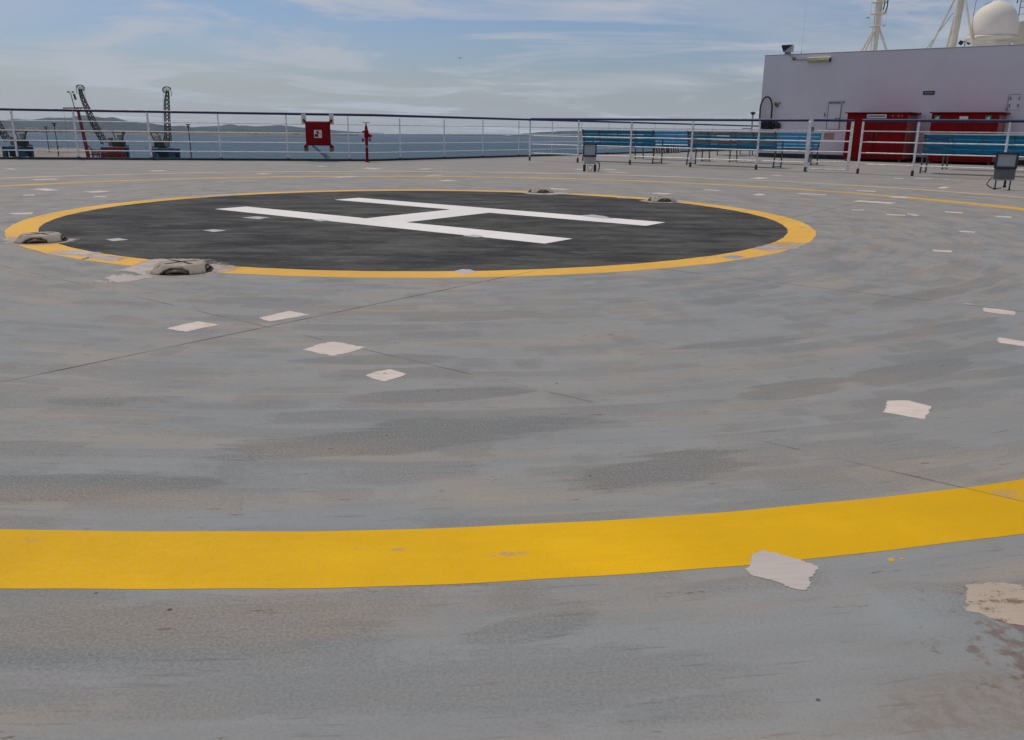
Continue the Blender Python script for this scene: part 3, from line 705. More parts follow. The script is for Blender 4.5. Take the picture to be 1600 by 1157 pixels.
# ------------------------------------------------------------------ benches
def make_bench(Lg, label, loc, rz, slat, top_slat=None):
    root = thing('bench', label, 'bench', loc, rz, 'blue slatted benches on the deck')
    # local x: length, +y: the way a sitter faces
    hx = Lg / 2
    tilt = 0.10
    def by(z): return -0.20 - (z - .42) * 0.22
    for k, z in enumerate((.475, .575, .675, .775)):
        b = MB(); b.cbox((0, by(z) + .012, z), (Lg, .024, .082), .006, Matrix.Rotation(R(12), 3, 'X'))
        b.build('back_slat', top_slat if (top_slat and k in (1, 3)) else slat, root)
    for k in range(4):
        b = MB(); b.cbox((0, -.12 + k * .115, .43), (Lg, .095, .026), .006); b.build('seat_slat', slat, root)
    b = MB(); b.cbox((0, by(.835), .83), (Lg, .032, .022), .005); b.build('top_bar', MT['lightgrey'], root)
    for sx in (-1, 1):
        x = sx * (hx - .03)
        f = MB()
        f.path([(x, -.26, 0), (x, -.175, .42), (x, by(.83) - .03, .84)], .019, 8)
        f.path([(x, .235, 0), (x, .235, .62), (x, .215, .64), (x, by(.64) - .02, .64)], .019, 8)
        f.path([(x, -.255, .03), (x, .235, .03)], .010, 6)
        f.path([(x, -.175, .405), (x, .235, .405)], .016, 8)
        f.build('end_frame', MT['benchframe'], root, True)
    b = MB()
    b.box((0, .235, .40), (Lg - .06, .03, .03)); b.box((0, -.165, .40), (Lg - .06, .03, .03))
    b.build('seat_frame', MT['benchframe'], root)
    for x in (-hx / 2, 0, hx / 2):
        b = MB(); b.path([(x, -.17, .40), (x, by(.82) - .016, .82)], .012, 6); b.build('back_strap', MT['benchframe'], root, True)
    return root
S = MT['slatblue']
make_bench(2.24, 'blue slatted bench, back to the landing circle, left one in the near row', SP(-12.28, 20.42), ANG, S)
make_bench(2.34, 'blue slatted bench with sky reflection painted grey on two slats, in the middle of the near row', SP(-9.12, 20.52), ANG, S, MT['slatsheen'])
make_bench(2.34, 'blue slatted bench, back to the landing circle, before the right-hand red locker', SP(-3.62, 20.80), ANG, S)
S2 = mat('slat_blue_lit', (0.004, 0.21, 0.36), 0.30, var=0.15, vscale=5, stretch=(1, 3, 6))  # slat blue again with light painted in, brighter than the shaded near row
make_bench(2.24, 'blue slatted bench, coloured as if lit, facing the landing circle, half hidden behind the left bench', SP(-12.22, 23.15), ANG + math.pi, S2)
make_bench(2.34, 'blue slatted bench, coloured as if lit, facing the landing circle, its right end beside the gate', SP(-9.15, 23.15), ANG + math.pi, S2)
make_bench(2.34, 'blue slatted bench hidden behind the one before the right-hand red locker', SP(-3.75, 23.45), ANG + math.pi, S2)
make_bench(2.0, 'blue slatted bench turned towards the ship side, the farthest bench before the deckhouse corner', SP(-13.1, 29.6), ANG + R(90), S)

# ------------------------------------------------------------------ floodlights standing on the deck
def make_flood(label, loc, rz, s=1.0):
    root = thing('floodlight', label, 'floodlight', loc, rz, 'floodlights standing on the deck')
    # faces local -y
    tl = Matrix.Rotation(R(-16), 3, 'X')
    c = Vector((0, 0, .45))
    b = MB(); b.cbox(c + tl @ Vector((0, .03, 0)), (.30 * s, .06, .235), .012, tl); b.build('housing', MT['darkgrey'], root)
    fr = MB()
    for dx, dz, sx, sz in ((-.142 * s, 0, .034, .25), (.142 * s, 0, .034, .25), (0, .112, .318 * s, .032), (0, -.112, .318 * s, .032)):
        fr.cbox(c + tl @ Vector((dx, -.008, dz)), (sx, .03, sz), .005, tl)
    fr.build('bezel', MT['signdark'], root)
    b = MB(); b.box(c + tl @ Vector((0, -.003, 0)), (.268 * s, .004, .20), tl); gl = b.build('glass', MT['lampglass'], root)
    b = MB(); b.box(c + tl @ Vector((0, -.0065, .02)), (.035, .002, .06), tl); b.build('lamp_chip', MT['chip'], gl)
    b = MB()
    b.cbox((0, .02, .245), (.30 * s, .055, .17), .008)
    for k in range(9): b.box((-.12 * s + k * .03 * s, -.014, .245), (.004, .016, .15))
    b.build('driver_box', MT['grey'], root)
    b = MB(); b.cbox((0, .0, .152), (.24 * s, .03, .012), .003); b.build('bracket', MT['lightgrey'], root)
    for x in (-.10 * s, .10 * s):
        b = MB(); b.cbox((x, 0, .075), (.022, .03, .15), .003); b.cbox((x, 0, .006), (.04, .09, .012), .003); b.build('foot', MT['darkgrey'], root)
    b = MB(); b.cbox((.03 * s, .03, .10), (.035, .035, .09), .004); b.cbox((.03 * s, .03, .05), (.05, .05, .03), .004); b.build('cable_gland', MT['signdark'], root)
    pts = []
    for k in range(25):
        a = k / 24
        pts.append((-.16 * s - .085 * s * math.sin(math.pi * a) * (1 - a * .6) + .24 * s * max(0, a - .35), .0 - .03 * math.sin(a * 3), .19 - .175 * math.sin(min(1, a * 1.25) * math.pi / 2) + .05 * max(0, a - .7)))
    b = MB(); b.path(pts, .0075, 6); b.build('cable', MT['black'], root, True)
    return root
make_flood('grey floodlight with looped cable on the deck in front of the right-hand bench', (7.72, 13.73, 0), R(-29))
f2 = thing('floodlight', 'small grey floodlight on the deck at the left end of the left-hand bench', 'floodlight', (1.56, 18.2, 0), R(-3), 'floodlights standing on the deck')
c = Vector((0, 0, .43)); tl = Matrix.Rotation(R(-14), 3, 'X')
b = MB(); b.cbox(c + tl @ Vector((0, .03, 0)), (.27, .06, .25), .012, tl); b.build('housing', MT['darkgrey'], f2)
fr = MB()
for dx, dz, sx, sz in ((-.128, 0, .024, .27), (.128, 0, .024, .27), (0, .122, .28, .026), (0, -.122, .28, .026)):
    fr.cbox(c + tl @ Vector((dx, -.008, dz)), (sx, .03, sz), .005, tl)
fr.build('bezel', MT['signdark'], f2)
b = MB(); b.box(c + tl @ Vector((0, -.003, 0)), (.236, .004, .222), tl); b.build('glass', MT['lampglass'], f2)
b = MB(); b.cbox((.01, .02, .225), (.25, .055, .15), .008); b.build('driver_box', MT['lightgrey'], f2)
b = MB()
for x in (-.10, .12): b.cbox((x, 0, .07), (.055, .06, .14), .006)
b.build('foot', MT['signdark'], f2)
b = MB(); b.path([(.012 + .055 * math.cos(k / 16 * 6.283), -.03, .075 + .055 * math.sin(k / 16 * 6.283)) for k in range(16)], .008, 6, True); b.build('cable_coil', MT['lightgrey'], f2, True)
b = MB(); b.path([(.14, 0, .20), (.19, 0, .19), (.215, 0, .13), (.205, 0, .05), (.19, 0, .01)], .012, 6); b.build('cable', MT['signdark'], f2, True)

# ------------------------------------------------------------------ lashing sockets round the circle
def make_socket(label, loc):
    root = thing('lashing_socket', label, 'deck socket', loc, 0, 'domed lashing sockets round the landing circle')
    nA, nR = 96, 10; r0, r1, H = .185, .128, .058
    vs = []; fs = []
    for k in range(nR + 1):
        s = k / nR
        r = r0 + (r1 - r0) * s; z = .006 + (H - .006) * (s ** .82 if s < 1 else 1)
        for i in range(nA):
            a = 2 * math.pi * i / nA
            vs.append(Vector((r * math.cos(a), r * math.sin(a), z)))
    hol = [R(-83 + 90 * q) for q in range(4)]
    for k in range(nR):
        for i in range(nA):
            a = 2 * math.pi * (i + .5) / nA; s = (k + .5) / nR
            cut = False
            for h in hol:
                d = (a - h + math.pi) % (2 * math.pi) - math.pi
                if (d / .50) ** 2 + ((s) / .74) ** 2 < 1: cut = True
            if cut: continue
            fs.append((k * nA + i, k * nA + (i + 1) % nA, (k + 1) * nA + (i + 1) % nA, (k + 1) * nA + i))
    o = len(vs); nT = 14
    for k in range(nT):
        r = r1 * (1 - k / nT)
        for i in range(nA):
            a = 2 * math.pi * i / nA; vs.append(Vector((r * math.cos(a), r * math.sin(a), H + .003 * (k / nT))))
    for k in range(nT - 1):
        for i in range(nA):
            r = r1 * (1 - (k + .5) / nT); a = 2 * math.pi * (i + .5) / nA - ANG
            x, y = r * math.cos(a), r * math.sin(a)
            if r < .112 and (abs(x) < .016 or abs(y) < .016): continue
            fs.append((o + k * nA + i, o + k * nA + (i + 1) % nA, o + (k + 1) * nA + (i + 1) % nA, o + (k + 1) * nA + i))
    mb = MB(); mb._add(vs, fs); sh = mb.build('shell', MT['potpaint'], root, True)
    so_ = sh.modifiers.new('thick', 'SOLIDIFY'); so_.thickness = .009; so_.offset = -1
    b = MB(); b.lathe([(.17, .009), (.14, .0125), (0.001, .0125)], 40); b.build('well', MT['potdark'], root, True)
    b = MB(); b.lathe([(.204, .0), (.199, .004), (.180, .006)], 64, caps=False); b.build('weld_ring', MT['potpaint'], root, True)
    b = MB()
    for h in hol:
        c0 = Vector((math.cos(h), math.sin(h), 0)); tt = Vector((-c0.y, c0.x, 0))
        pts = [c0 * (.150 - .02 * abs(q) / 5) + tt * q * .0125 + Vector((0, 0, .027 - .0006 * q * q)) for q in range(-5, 6)]
        b.path(pts, .0085, 8)
    b.build('lashing_bar', MT['pottan'], root, True)
    return root
s0 = make_socket('pale rusty domed socket on the circle edge, nearest the camera', (-1.98, 5.04, 0))
def dsock(loc, rz, label):
    return dup(s0, loc, rz, label)
dsock((-3.50, 6.30, 0), R(8), 'pale rusty domed socket at the far left tip of the yellow circle')
dsock((0.37, 11.93, 0), R(4), 'small pale domed socket on the far edge of the circle, the farther one of two')
dsock((1.83, 10.68, 0), R(-3), 'small pale domed socket on the far right edge of the circle')

# ------------------------------------------------------------------ fire hose cabinet and hydrant
rl_ang = math.atan2(cd_w.y, cd_w.x)
cab_w = k_on(-4.88) - Vector((-math.sin(rl_ang), math.cos(rl_ang), 0)) * .03
cabt = thing('hose_cabinet', 'square red fire hose cabinet with a white pictogram hung on the corner railing', 'hose cabinet', cab_w, rl_ang)
b = MB(); b.cbox((0, -.10, .665), (.595, .20, .575), .012); body = b.build('body', MT['red'], cabt)
b = MB(); b.cbox((0, -.206, .665), (.545, .014, .525), .006); dr = b.build('door', MT['red'], cabt)
b = MB(); b.cbox((-.21, -.217, .84), (.045, .012, .05), .003); b.build('lock', MT['signdark'], dr)
b = MB(); b.box((.0, -.216, .655), (.185, .006, .185)); pl = b.build('pictogram_plate', MT['white'], dr)
b = MB()
b.box((-.035, -.2205, .62), (.085, .003, .07)); b.box((-.01, -.2205, .70), (.05, .003, .06)); b.box((.02, -.2205, .67), (.03, .003, .03))
b.build('pictogram', MT['red'], pl)
b = MB(); b.box((-.035, -.2230, .60), (.085, .002, .025)); b.box((.062, -.2205, .655), (.02, .003, .025)); b.build('pictogram_flame', MT['signdark'], pl)
for sx in (-1, 1):
    b = MB(); b.cbox((sx * .335, -.01, 1.01), (.11, .012, .24), .003); b.build('bracket_plate', MT['white'], cabt)
    b = MB(); b.cbox((sx * .31, -.01, .30), (.11, .012, .14), .003); b.build('bracket_plate', MT['tan'], cabt)
    for z, sz in ((.955, 1), (.375, -1)):
        b = MB(); b.cbox((sx * .315, -.05, z + sz * .005), (.095, .05, .045), .004, Matrix.Rotation(-sx * sz * R(45), 3, 'Y')); b.build('corner_lug', MT['red'], cabt)
hy = thing('hydrant', 'thin red fire hydrant standpipe with a valve wheel in front of the railing', 'hydrant', (-3.62, 21.45, 0), 0)
b = MB(); b.lathe([(.06, 0), (.06, .015), (.034, .02), (.034, .34), (.03, .35)], 14); b.lathe([(.03, .40), (.036, .41), (.036, .56), (.05, .58), (.055, .66), (.045, .70), (.06, .71), (.06, .74), (.04, .76), (.032, .84), (.02, .86), (.012, .93)], 14); b.build('standpipe', MT['red'], hy, True)
b = MB(); b.lathe([(.030, .35), (.030, .40)], 14); b.build('pipe_sleeve', MT['grey'], hy, True)
b = MB(); b.path([(.085 * math.cos(k / 16 * 6.283), .085 * math.sin(k / 16 * 6.283), .935) for k in range(16)], .009, 6, True)
for k in range(3): b.tube((0, 0, .935), (.085 * math.cos(k * 2.094), .085 * math.sin(k * 2.094), .935), .006, 6)
b.build('valve_wheel', MT['grey'], hy, True)
b = MB(); b.tube((0, 0, .68), (.10, -.01, .62), .035, 10); b.tube((.10, -.01, .62), (.115, -.01, .60), .05, 12); b.build('outlet', MT['red'], hy, True)
b = MB(); b.tube((-.105, 0, .53), (-.075, 0, .53), .045, 12); b.tube((.075, 0, .53), (.10, 0, .53), .040, 12); b.tube((-.08, 0, .53), (.08, 0, .53), .012, 8); b.tube((-.10, 0, .72), (0, 0, .72), .022, 8); b.build('side_caps', MT['red'], hy, True)

# ------------------------------------------------------------------ deckhouse
WB = 28.68; WA = -11.93; WH = 3.25
dh = thing('deckhouse', 'plain pale lilac-grey deckhouse wall along the right, with a dark strip along its foot', 'deckhouse', SP(WA, WB), ANG)
b = MB(); b.cbox((14, 7, WH / 2), (28, 14, WH), .012); b.build('wall', MT['wallpaint'], dh)
b = MB(); b.box((14, -.004, .07), (28.02, .02, .14)); b.build('base_strip', MT['curb'], dh)
b = MB(); b.cbox((14, .03, WH + .012), (28.02, .07, .03), .006); b.build('coping', MT['lightgrey'], dh)
def WL(a, z, out=0.0): return Vector((a - WA, -out, z))
def wthing(name, label, cat, a, z, group=None):
    p = SP(a, WB, z)
    return thing(name, label, cat, p, ANG, group)
# hatch
h_ = wthing('hatch', 'small closed hatch outlined on the pale wall left of the first red locker', 'hatch', -9.44, 1.32)
b = MB(); b.cbox((0, -.012, 0), (.38, .024, .78), .004); b.build('hatch_door', MT['wallpaint'], h_)
b = MB()
for x in (-.20, .20): b.box((x, -.012, 0), (.012, .03, .80))
b.box((0, -.012, -.40), (.41, .03, .012)); b.build('frame', MT['grey'], h_)
b = MB(); b.cbox((-.02, -.03, .44), (.38, .05, .04), .005); b.cbox((.25, -.03, .45), (.07, .05, .045), .005); b.build('rain_bar', MT['grey'], h_)
b = MB(); b.cbox((.08, -.03, -.06), (.035, .03, .05), .004); b.cbox((.17, -.03, -.06), (.03, .03, .05), .004); b.build('latch', MT['signdark'], h_)
b = MB(); b.cbox((-.30, -.02, .06), (.025, .04, .12), .004); b.build('hinge', MT['grey'], h_)
p_ = wthing('panel', 'small square access panel with four clips high on the wall at the right edge', 'panel', -4.40, 1.73)
b = MB(); b.cbox((0, -.010, 0), (.34, .02, .42), .004); b.build('cover', MT['wallpaint'], p_)
for x, z in ((-.12, .10), (.10, .10), (-.12, -.10), (.10, -.10), (-.17, -.20)):
    b = MB(); b.cbox((x, -.03, z), (.03, .03, .09), .004); b.build('clip', MT['grey'], p_)
b = MB(); b.box((0, -.016, .205), (.30, .02, .012)); b.box((-.17, -.016, .03), (.010, .02, .36)); b.build('rim', MT['grey'], p_)
s_ = wthing('wall_sign', 'small black sign with a pale arrow on the wall above and between the red lockers', 'sign', -6.705, 2.01)
b = MB(); b.cbox((0, -.01, 0), (.32, .02, .105), .003); pl = b.build('plate', MT['signdark'], s_)
b = MB()
b._add([(-.12, -.0215, 0), (-.085, -.0215, .03), (-.085, -.0215, -.03)], [(0, 1, 2)]); b.box((-.07, -.0215, 0), (.03, .002, .016))
for k, (x, wd) in enumerate(((-.02, .04), (.03, .035), (.075, .03), (.115, .025))): b.box((x, -.0215, 0), (wd, .002, .022))
b.build('marks', MT['lightgrey'], pl)
pp = wthing('notice_plate', 'faded pinkish plate with orange bars low on the wall between bench and red locker', 'sign', -9.53, .72)
b = MB(); b.cbox((0, -.01, 0), (.32, .02, .20), .003); q = b.build('plate', MT['pink'], pp)
b = MB()
for k in range(3): b.box((-.02, -.0215, .06 - k * .055), (.22, .002, .014))
b.build('bars', MT['orange'], q)
# tube lamp and its cable
tl_ = wthing('tube_lamp', 'long yellowed fluorescent lamp mounted high on the pale wall', 'wall lamp', -10.09, 3.06)
b = MB(); b.cbox((0, -.05, .055), (.74, .10, .05), .01); b.build('housing', MT['cream'], tl_)
prof = MB()
pts = [(-.0, .03), (-.115, .03), (-.125, -.01), (-.10, -.055), (-.04, -.065), (0, -.06)]
vs = [Vector((-.35, y, z)) for y, z in pts] + [Vector((.34, y, z)) for y, z in pts]
n_ = len(pts); prof._add(vs, [(i, (i + 1) % n_, n_ + (i + 1) % n_, n_ + i) for i in range(n_)] + [tuple(range(n_ - 1, -1, -1)), tuple(range(n_, 2 * n_))])
prof.build('diffuser', MT['diffuser'], tl_)
b = MB(); b.cbox((.355, -.06, -.015), (.03, .13, .11), .006); b.build('end_cap', MT['signdark'], tl_)
b = MB(); b.cbox((-.16, -.06, .095), (.05, .04, .04), .006); b.cbox((.22, -.06, .095), (.05, .04, .04), .006); b.build('clip', MT['cream'], tl_)
jb = wthing('junction_box', 'small round junction box with a cable beside the tube lamp on the wall', 'junction box', -10.92, 3.12)
b = MB(); b.tube((0, 0, 0), (0, -.05, 0), .052, 16); b.build('box', MT['tan'], jb, True)
b = MB(); b.path([(.05, -.015, -.01), (.16, -.015, -.045), (.30, -.015, -.04), (.46, -.015, -.05)], .010, 6); b.path([(-.03, -.02, .04), (-.16, -.02, .12), (-.30, .02, .16)], .008, 6); b.build('cable', MT['tan'], jb, True)
wl = wthing('wall_lamp', 'small rusty bracket lamp on the wall above the black hose', 'wall lamp', -11.33, 1.68)
b = MB(); b.cbox((0, -.03, 0), (.07, .06, .12), .006); b.cbox((-.06, -.05, .07), (.05, .05, .05), .006); b.cbox((.08, -.05, .07), (.05, .05, .045), .006); b.build('bracket', MT['tan'], wl)
b = MB(); b.cbox((-.045, -.08, .02), (.05, .06, .06), .01); b.build('lamp_head', MT['darkgrey'], wl)
# hose
hs = wthing('hose_rack', 'black hose hung in a tall loop and bundled on the wall at the deckhouse corner', 'hose', -11.5, 1.05)
b = MB()
arch = [(-.36 + .0, -.14, .18)] + [(-.165 - .205 * math.cos(k / 16 * math.pi) , -.14, .50 + .40 * math.sin(k / 16 * math.pi)) for k in range(17)] + [(.04, -.14, .15)]
b.path(arch, .027, 8); b.build('hose_loop', MT['black'], hs, True)
b = MB(); rr = random.Random(4)
for k in range(9):
    cx, cy, cz = rr.uniform(-.26, .24), -.13 + rr.uniform(-.05, .05), rr.uniform(-.08, .05)
    ra = rr.uniform(.10, .17); ti = rr.uniform(-.5, .5)
    b.path([(cx + ra * math.cos(q / 18 * 6.283), cy + .05 * math.sin(q / 9 * 6.283 + k), cz + ra * .62 * math.sin(q / 18 * 6.283) + ti * .2 * math.cos(q / 18 * 6.283)) for q in range(18)], .024, 8, True)
for k in range(5):
    z = -.10 + k * .035
    b.path([(-.32, -.12, z), (-.1, -.16, z + rr.uniform(-.04, .04)), (.15, -.14, z + rr.uniform(-.04, .04)), (.36, -.12, z)], .022, 8)
b.build('hose_bundle', MT['black'], hs, True)
b = MB(); b.cbox((-.02, -.04, .0), (.05, .08, .30), .006); b.cbox((.12, -.05, .02), (.03, .06, .22), .004); b.build('hook', MT['grey'], hs)
# vent cap left of the corner
vc = thing('vent_pipe', 'slim vent pipe with a flat dark cap at the left corner of the deckhouse', 'vent pipe', SP(-12.05, 28.4), ANG)
b = MB(); b.tube((0, 0, 0), (0, 0, 1.40), .028, 10); b.build('pipe', MT['lightgrey'], vc, True)
b = MB(); b.lathe([(.02, 1.36), (.085, 1.42), (.085, 1.45), (.03, 1.47)], 16); b.build('cap', MT['signdark'], vc, True)
b = MB(); b.cbox((-.16, 0, .93), (.34, .03, .03), .006); b.build('arm', MT['railblue'], vc)
# floodlight on the wall top
wf = thing('roof_floodlight', 'boxy dark floodlight standing on the top left of the deckhouse wall', 'floodlight', SP(-11.22, WB + .12, WH + .02), ANG)
b = MB(); b.prism([(-.17, -.10), (.17, -.10), (.17, .10), (-.17, .10)], 0, .001); 
b = MB(); b._add([(-.18, -.10, .27), (.17, -.10, .29), (-.10, -.10, .07), (.16, -.10, .08), (-.18, .10, .27), (.17, .10, .29), (-.10, .10, .07), (.16, .10, .08)],
                 [(0, 1, 3, 2), (4, 6, 7, 5), (0, 2, 6, 4), (1, 5, 7, 3), (0, 4, 5, 1), (2, 3, 7, 6)]); b.build('housing', MT['lightgrey'], wf)
b = MB(); b._add([(-.175, -.105, .265), (.165, -.105, .265), (-.095, -.105, .075)], [(0, 2, 1)]); b.cbox((0, -.06, .285), (.35, .12, .022), .004); b.build('louvre', MT['signdark'], wf)
b = MB(); b.cbox((.02, 0, .035), (.20, .06, .06), .006); b.build('foot', MT['grey'], wf)

# ------------------------------------------------------------------ red lockers
def locker(label, a0, a1, loc_b=27.5):
    wd = a1 - a0; dp = WB - loc_b - .02
    root = thing('locker', label, 'locker', SP((a0 + a1) / 2, loc_b), ANG, 'red deck lockers against the deckhouse')
    b = MB(); b.cbox((0, dp / 2, .735), (wd, dp, 1.33), .012); b.build('body', MT['red'], root)
    b = MB(); b.cbox((.02, dp / 2 - .02, 1.418), (wd + .16, dp + .06, .035), .008); b.build('lid', MT['red'], root)
    b = MB(); b.cbox((wd / 2 + .006, dp / 2, .72), (.012, dp - .08, 1.26), .004); sd_ = b.build('side_panel', MT['redside'], root)
    b = MB()
    for z in (.55, .95):
        for y in (.25, .75):
            b = MB(); b.cbox((wd / 2 + .024, dp * y, z), (.03, .05, .10), .005); b.build('clip', MT['tan'], sd_)
    for k in (-1, 1):
        b = MB(); b.cbox((k * wd / 4, -.006, .72), (wd / 2 - .05, .014, 1.18), .005); d = b.build('door', MT['red'], root)
        b = MB(); b.cbox((k * .06, -.025, .75), (.02, .03, .14), .004); b.build('handle', MT['darkgrey'], d)
    for x in (-wd / 2 + .08, wd / 2 - .08):
        for y in (.08, dp - .08):
            b = MB(); b.cbox((x, y, .035), (.06, .06, .07), .004); b.build('foot', MT['grey'], root)
    return root, wd
lk, wd = locker('red locker with a long white notice on its front, left of two', -8.65, -6.93)
b = MB(); b.cbox((.005 - .0, -.020, 1.315), (.56, .012, .115), .003); nt_ = b.build('notice', MT['white'], lk)
b = MB(); b.box((0, -.0285, 1.315), (.50, .004, .045)); b.build('lettering', MT['grey'], nt_)
b = MB()
for x in (.28 + .18, .28 + .34, .28 + .44): b.box((x, -.016, 1.33), (.05, .004, .06))
b.build('sticker', MT['redside'], lk)
lk2, wd = locker('red steel locker with two small green signs on its front, behind the right-hand bench', -6.27, -4.55)
for x in (-.70, .61):
    b = MB(); b.cbox((x, -.020, 1.26), (.15, .012, .16), .003); s_ = b.build('green_sign', MT['green'], lk2)
    b = MB(); b.box((x + .015, -.0275, 1.27), (.05, .003, .07)); b.box((x - .03, -.0275, 1.25), (.03, .003, .04)); b.build('symbol', MT['white'], s_)
b = MB(); b.cbox((-.01, -.020, 1.275), (.22, .012, .085), .003); b.build('label_plate', MT['white'], lk2)

# stowed ladder lying by the side rail
ld = thing('stowed_ladder', 'dark boarding ladder with slanted white treads lying beyond the left benches', 'ladder', SP(-16.1, 29.0), ANG + R(90))
b = MB()
b.cbox((1.05, 0, .14), (2.1, .04, .30), .006); b.build('side_board', MT['darkgrey'], ld)
b = MB()
for k in range(11):
    if k in (5,): continue
    b.cbox((.10 + k * .19, -.035, .15), (.06, .03, .30), .004, Matrix.Rotation(R(-22), 3, 'Y'))
b.build('treads', MT['white'], ld)
b = MB(); b.cbox((1.05, -.035, .31), (2.1, .03, .02), .004); b.build('rail', MT['lightgrey'], ld)

# ------------------------------------------------------------------ masts and dome on the deckhouse roof
RB = 34.0
def rthing(name, label, cat, a, b_=RB): return thing(name, label, cat, SP(a, b_, WH), ANG)
m1 = rthing('radar_mast', 'slim cream lattice-footed mast with ladder hoops rising over the middle of the deckhouse', 'mast', -9.99)
b = MB(); b.tube((.02, 0, 0), (-.0, 0, 1.25), .062, 14, .088); b.tube((0, 0, 1.25), (-.05, 0, 3.6), .088, 14, .10); b.build('column', MT['cream'], m1, True)
for x, y in ((-.80, .30), (-.36, -.50), (.70, -.32), (.50, .48)):
    b = MB(); b.tube((x, y, 0), (x * .10, y * .10, 1.22), .042, 8); b.build('leg', MT['cream'], m1, True)
b = MB()
for z in (1.30, 1.72, 2.10, 2.50):
    b.path([(-.02 + .27 * math.cos(q / 20 * 6.283), .02 + .27 * math.sin(q / 20 * 6.283), z) for q in range(20)], .020, 6, True)
    b.cbox((0, 0, z), (.20, .20, .02), .003)
for q in range(6):
    x, y = .27 * math.cos(q * 1.047 + .2), .27 * math.sin(q * 1.047 + .2)
    b.tube((x - .02, y + .02, 1.30), (x - .02, y + .02, 2.5), .006, 5)
b.build('ladder_cage', MT['cream'], m1, True)
b = MB(); b.tube((-.14, -.02, 0), (-.12, -.02, 2.6), .018, 6)
for k in range(13): b.tube((-.14, -.02, .1 + k * .18), (.0, -.06, .1 + k * .18), .009, 5)
b.build('ladder', MT['cream'], m1, True)
b = MB(); b.path([(.14, -.08, 1.82), (.18, -.08, 2.0), (.16, -.08, 2.2), (.22, -.08, 2.26), (.27, -.08, 2.2), (.28, -.08, 1.95), (.24, -.08, 1.76), (.16, -.08, 1.70)], .020, 8); b.build('cable_loop', MT['black'], m1, True)
m2 = rthing('signal_mast', 'thick cream tripod mast rising beside the white dome', 'mast', -7.40)
b = MB(); b.tube((0, 0, 0), (.09, 0, 3.4), .095, 16, .150); b.build('column', MT['cream'], m2, True)
for p0, p1 in (((-.92, .1, 0), (-.02, 0, 2.35)), ((.95, -.95, 0), (.04, -.05, 2.5)), ((-.34, .5, 0), (-.02, .02, 1.9))):
    b = MB(); b.tube(p0, p1, .036, 8); b.build('leg', MT['cream'], m2, True)
b = MB(); b.tube((-.88, .05, .4), (-.15, .1, 1.6), .008, 5); b.tube((.48, 0, .7), (.60, 0, 3.4), .008, 5); b.build('stay_wire', MT['signdark'], m2, True)
rd = rthing('radome', 'large white satellite dome on a cream pedestal, top right behind the wall', 'radome', -6.215)
b = MB(); b.lathe([(.74, .74), (.755, .80), (.755, .95), (.735, 1.15), (.685, 1.35), (.60, 1.53), (.49, 1.67), (.36, 1.775), (.20, 1.85), (.08, 1.872), (0.001, 1.875)], 48); b.build('dome', MT['dome'], rd, True)
b = MB(); b.lathe([(.62, .56), (.79, .63), (.81, .67), (.80, .72), (.74, .76)], 48); b.build('flange', MT['cream'], rd, True)
b = MB(); b.lathe([(.60, .0), (.60, .5), (.63, .60)], 32); b.build('pedestal', MT['cream'], rd, True)
rf = rthing('roof_lamps', 'pair of small black lamps on a bracket at the foot of the white dome', 'lamp', -7.02)
for x, a_ in ((-.13, 35), (.12, -35)):
    b = MB(); b.cbox((x, 0, .60), (.13, .10, .13), .02, Matrix.Rotation(R(a_), 3, 'Y')); b.build('lamp_head', MT['black'], rf)
b = MB(); b.tube((0, 0, 0), (0, 0, .62), .018, 8); b.cbox((0, 0, .64), (.30, .04, .03), .006); b.build('bracket', MT['grey'], rf)
rh = rthing('roof_house', 'grey roof housing with a thin railing above it at the right edge behind the dome', 'roof housing', -5.78, 35.2)
b = MB(); b.cbox((3.0, 1, .66), (6, 2, 1.32), .02); b.build('body', MT['cream'], rh)
b = MB()
for x in (.05, 1.4, 2.8, 4.2, 5.6): b.tube((x, 0.05, 1.32), (x, .05, 2.4), .016, 6)
for z in (1.55, 1.75, 1.95, 2.15, 2.38): b.tube((.05, .05, z), (5.6, .05, z), .011, 6)
b.build('railing', MT['grey'], rh, True)
b = MB(); b.path([(-.05, 0, 1.9), (-.02, 0, 2.2), (.1, 0, 2.1), (.4, -.02, 2.02), (.9, 0, 2.05)], .02, 6); b.build('cable', MT['black'], rh, True)
an = rthing('whip_antenna', 'thin whip antenna above the tube lamp end of the wall', 'antenna', -12.1 + .9, 30.0)
b = MB(); b.tube((0, 0, 0), (0, 0, 1.75), .0035, 5, .002); b.build('rod', MT['grey'], an, True)
b = MB(); b.tube((0, 0, 0), (0, 0, .18), .02, 8); b.build('mount', MT['grey'], an, True)

# ------------------------------------------------------------------ sea side: everything below hangs in the sea's own level frame
q_ = Vector((0, 0, 1)).rotation_difference(SEA_N)
MS = Matrix.Translation((0, 0, EYE)) @ q_.to_matrix().to_4x4()
WZ = -18.0                                   # water below the eye
QZ = -16.0
def sx(px, Y): return (px - 804.6) / 1375 * Y
def szz(px, py, Y): return (209.6 + 0.0131 * (px - 800) - py) / 1433 * Y
mt_sea, t = newmat('sea_water')
b_ = t.nodes['Principled BSDF']
co = N(t, 'ShaderNodeTexCoord'); pos = co.outputs['Object']
mp1 = N(t, 'ShaderNodeMapping'); mp1.inputs['Scale'].default_value = (1.0, 2.2, 1); mp1.inputs['Rotation'].default_value = (0, 0, R(15)); L(t, pos, mp1.inputs[0])
w1 = NOISE(t, mp1.outputs[0], 0.35, 6, 0.65, 0.3); w2 = NOISE(t, mp1.outputs[0], 2.2, 4, 0.6)
g1 = NOISE(t, COMB(t, M(t, 'MULTIPLY', N(t, 'ShaderNodeSeparateXYZ').outputs[0], 1), 0, 0), 1.0)
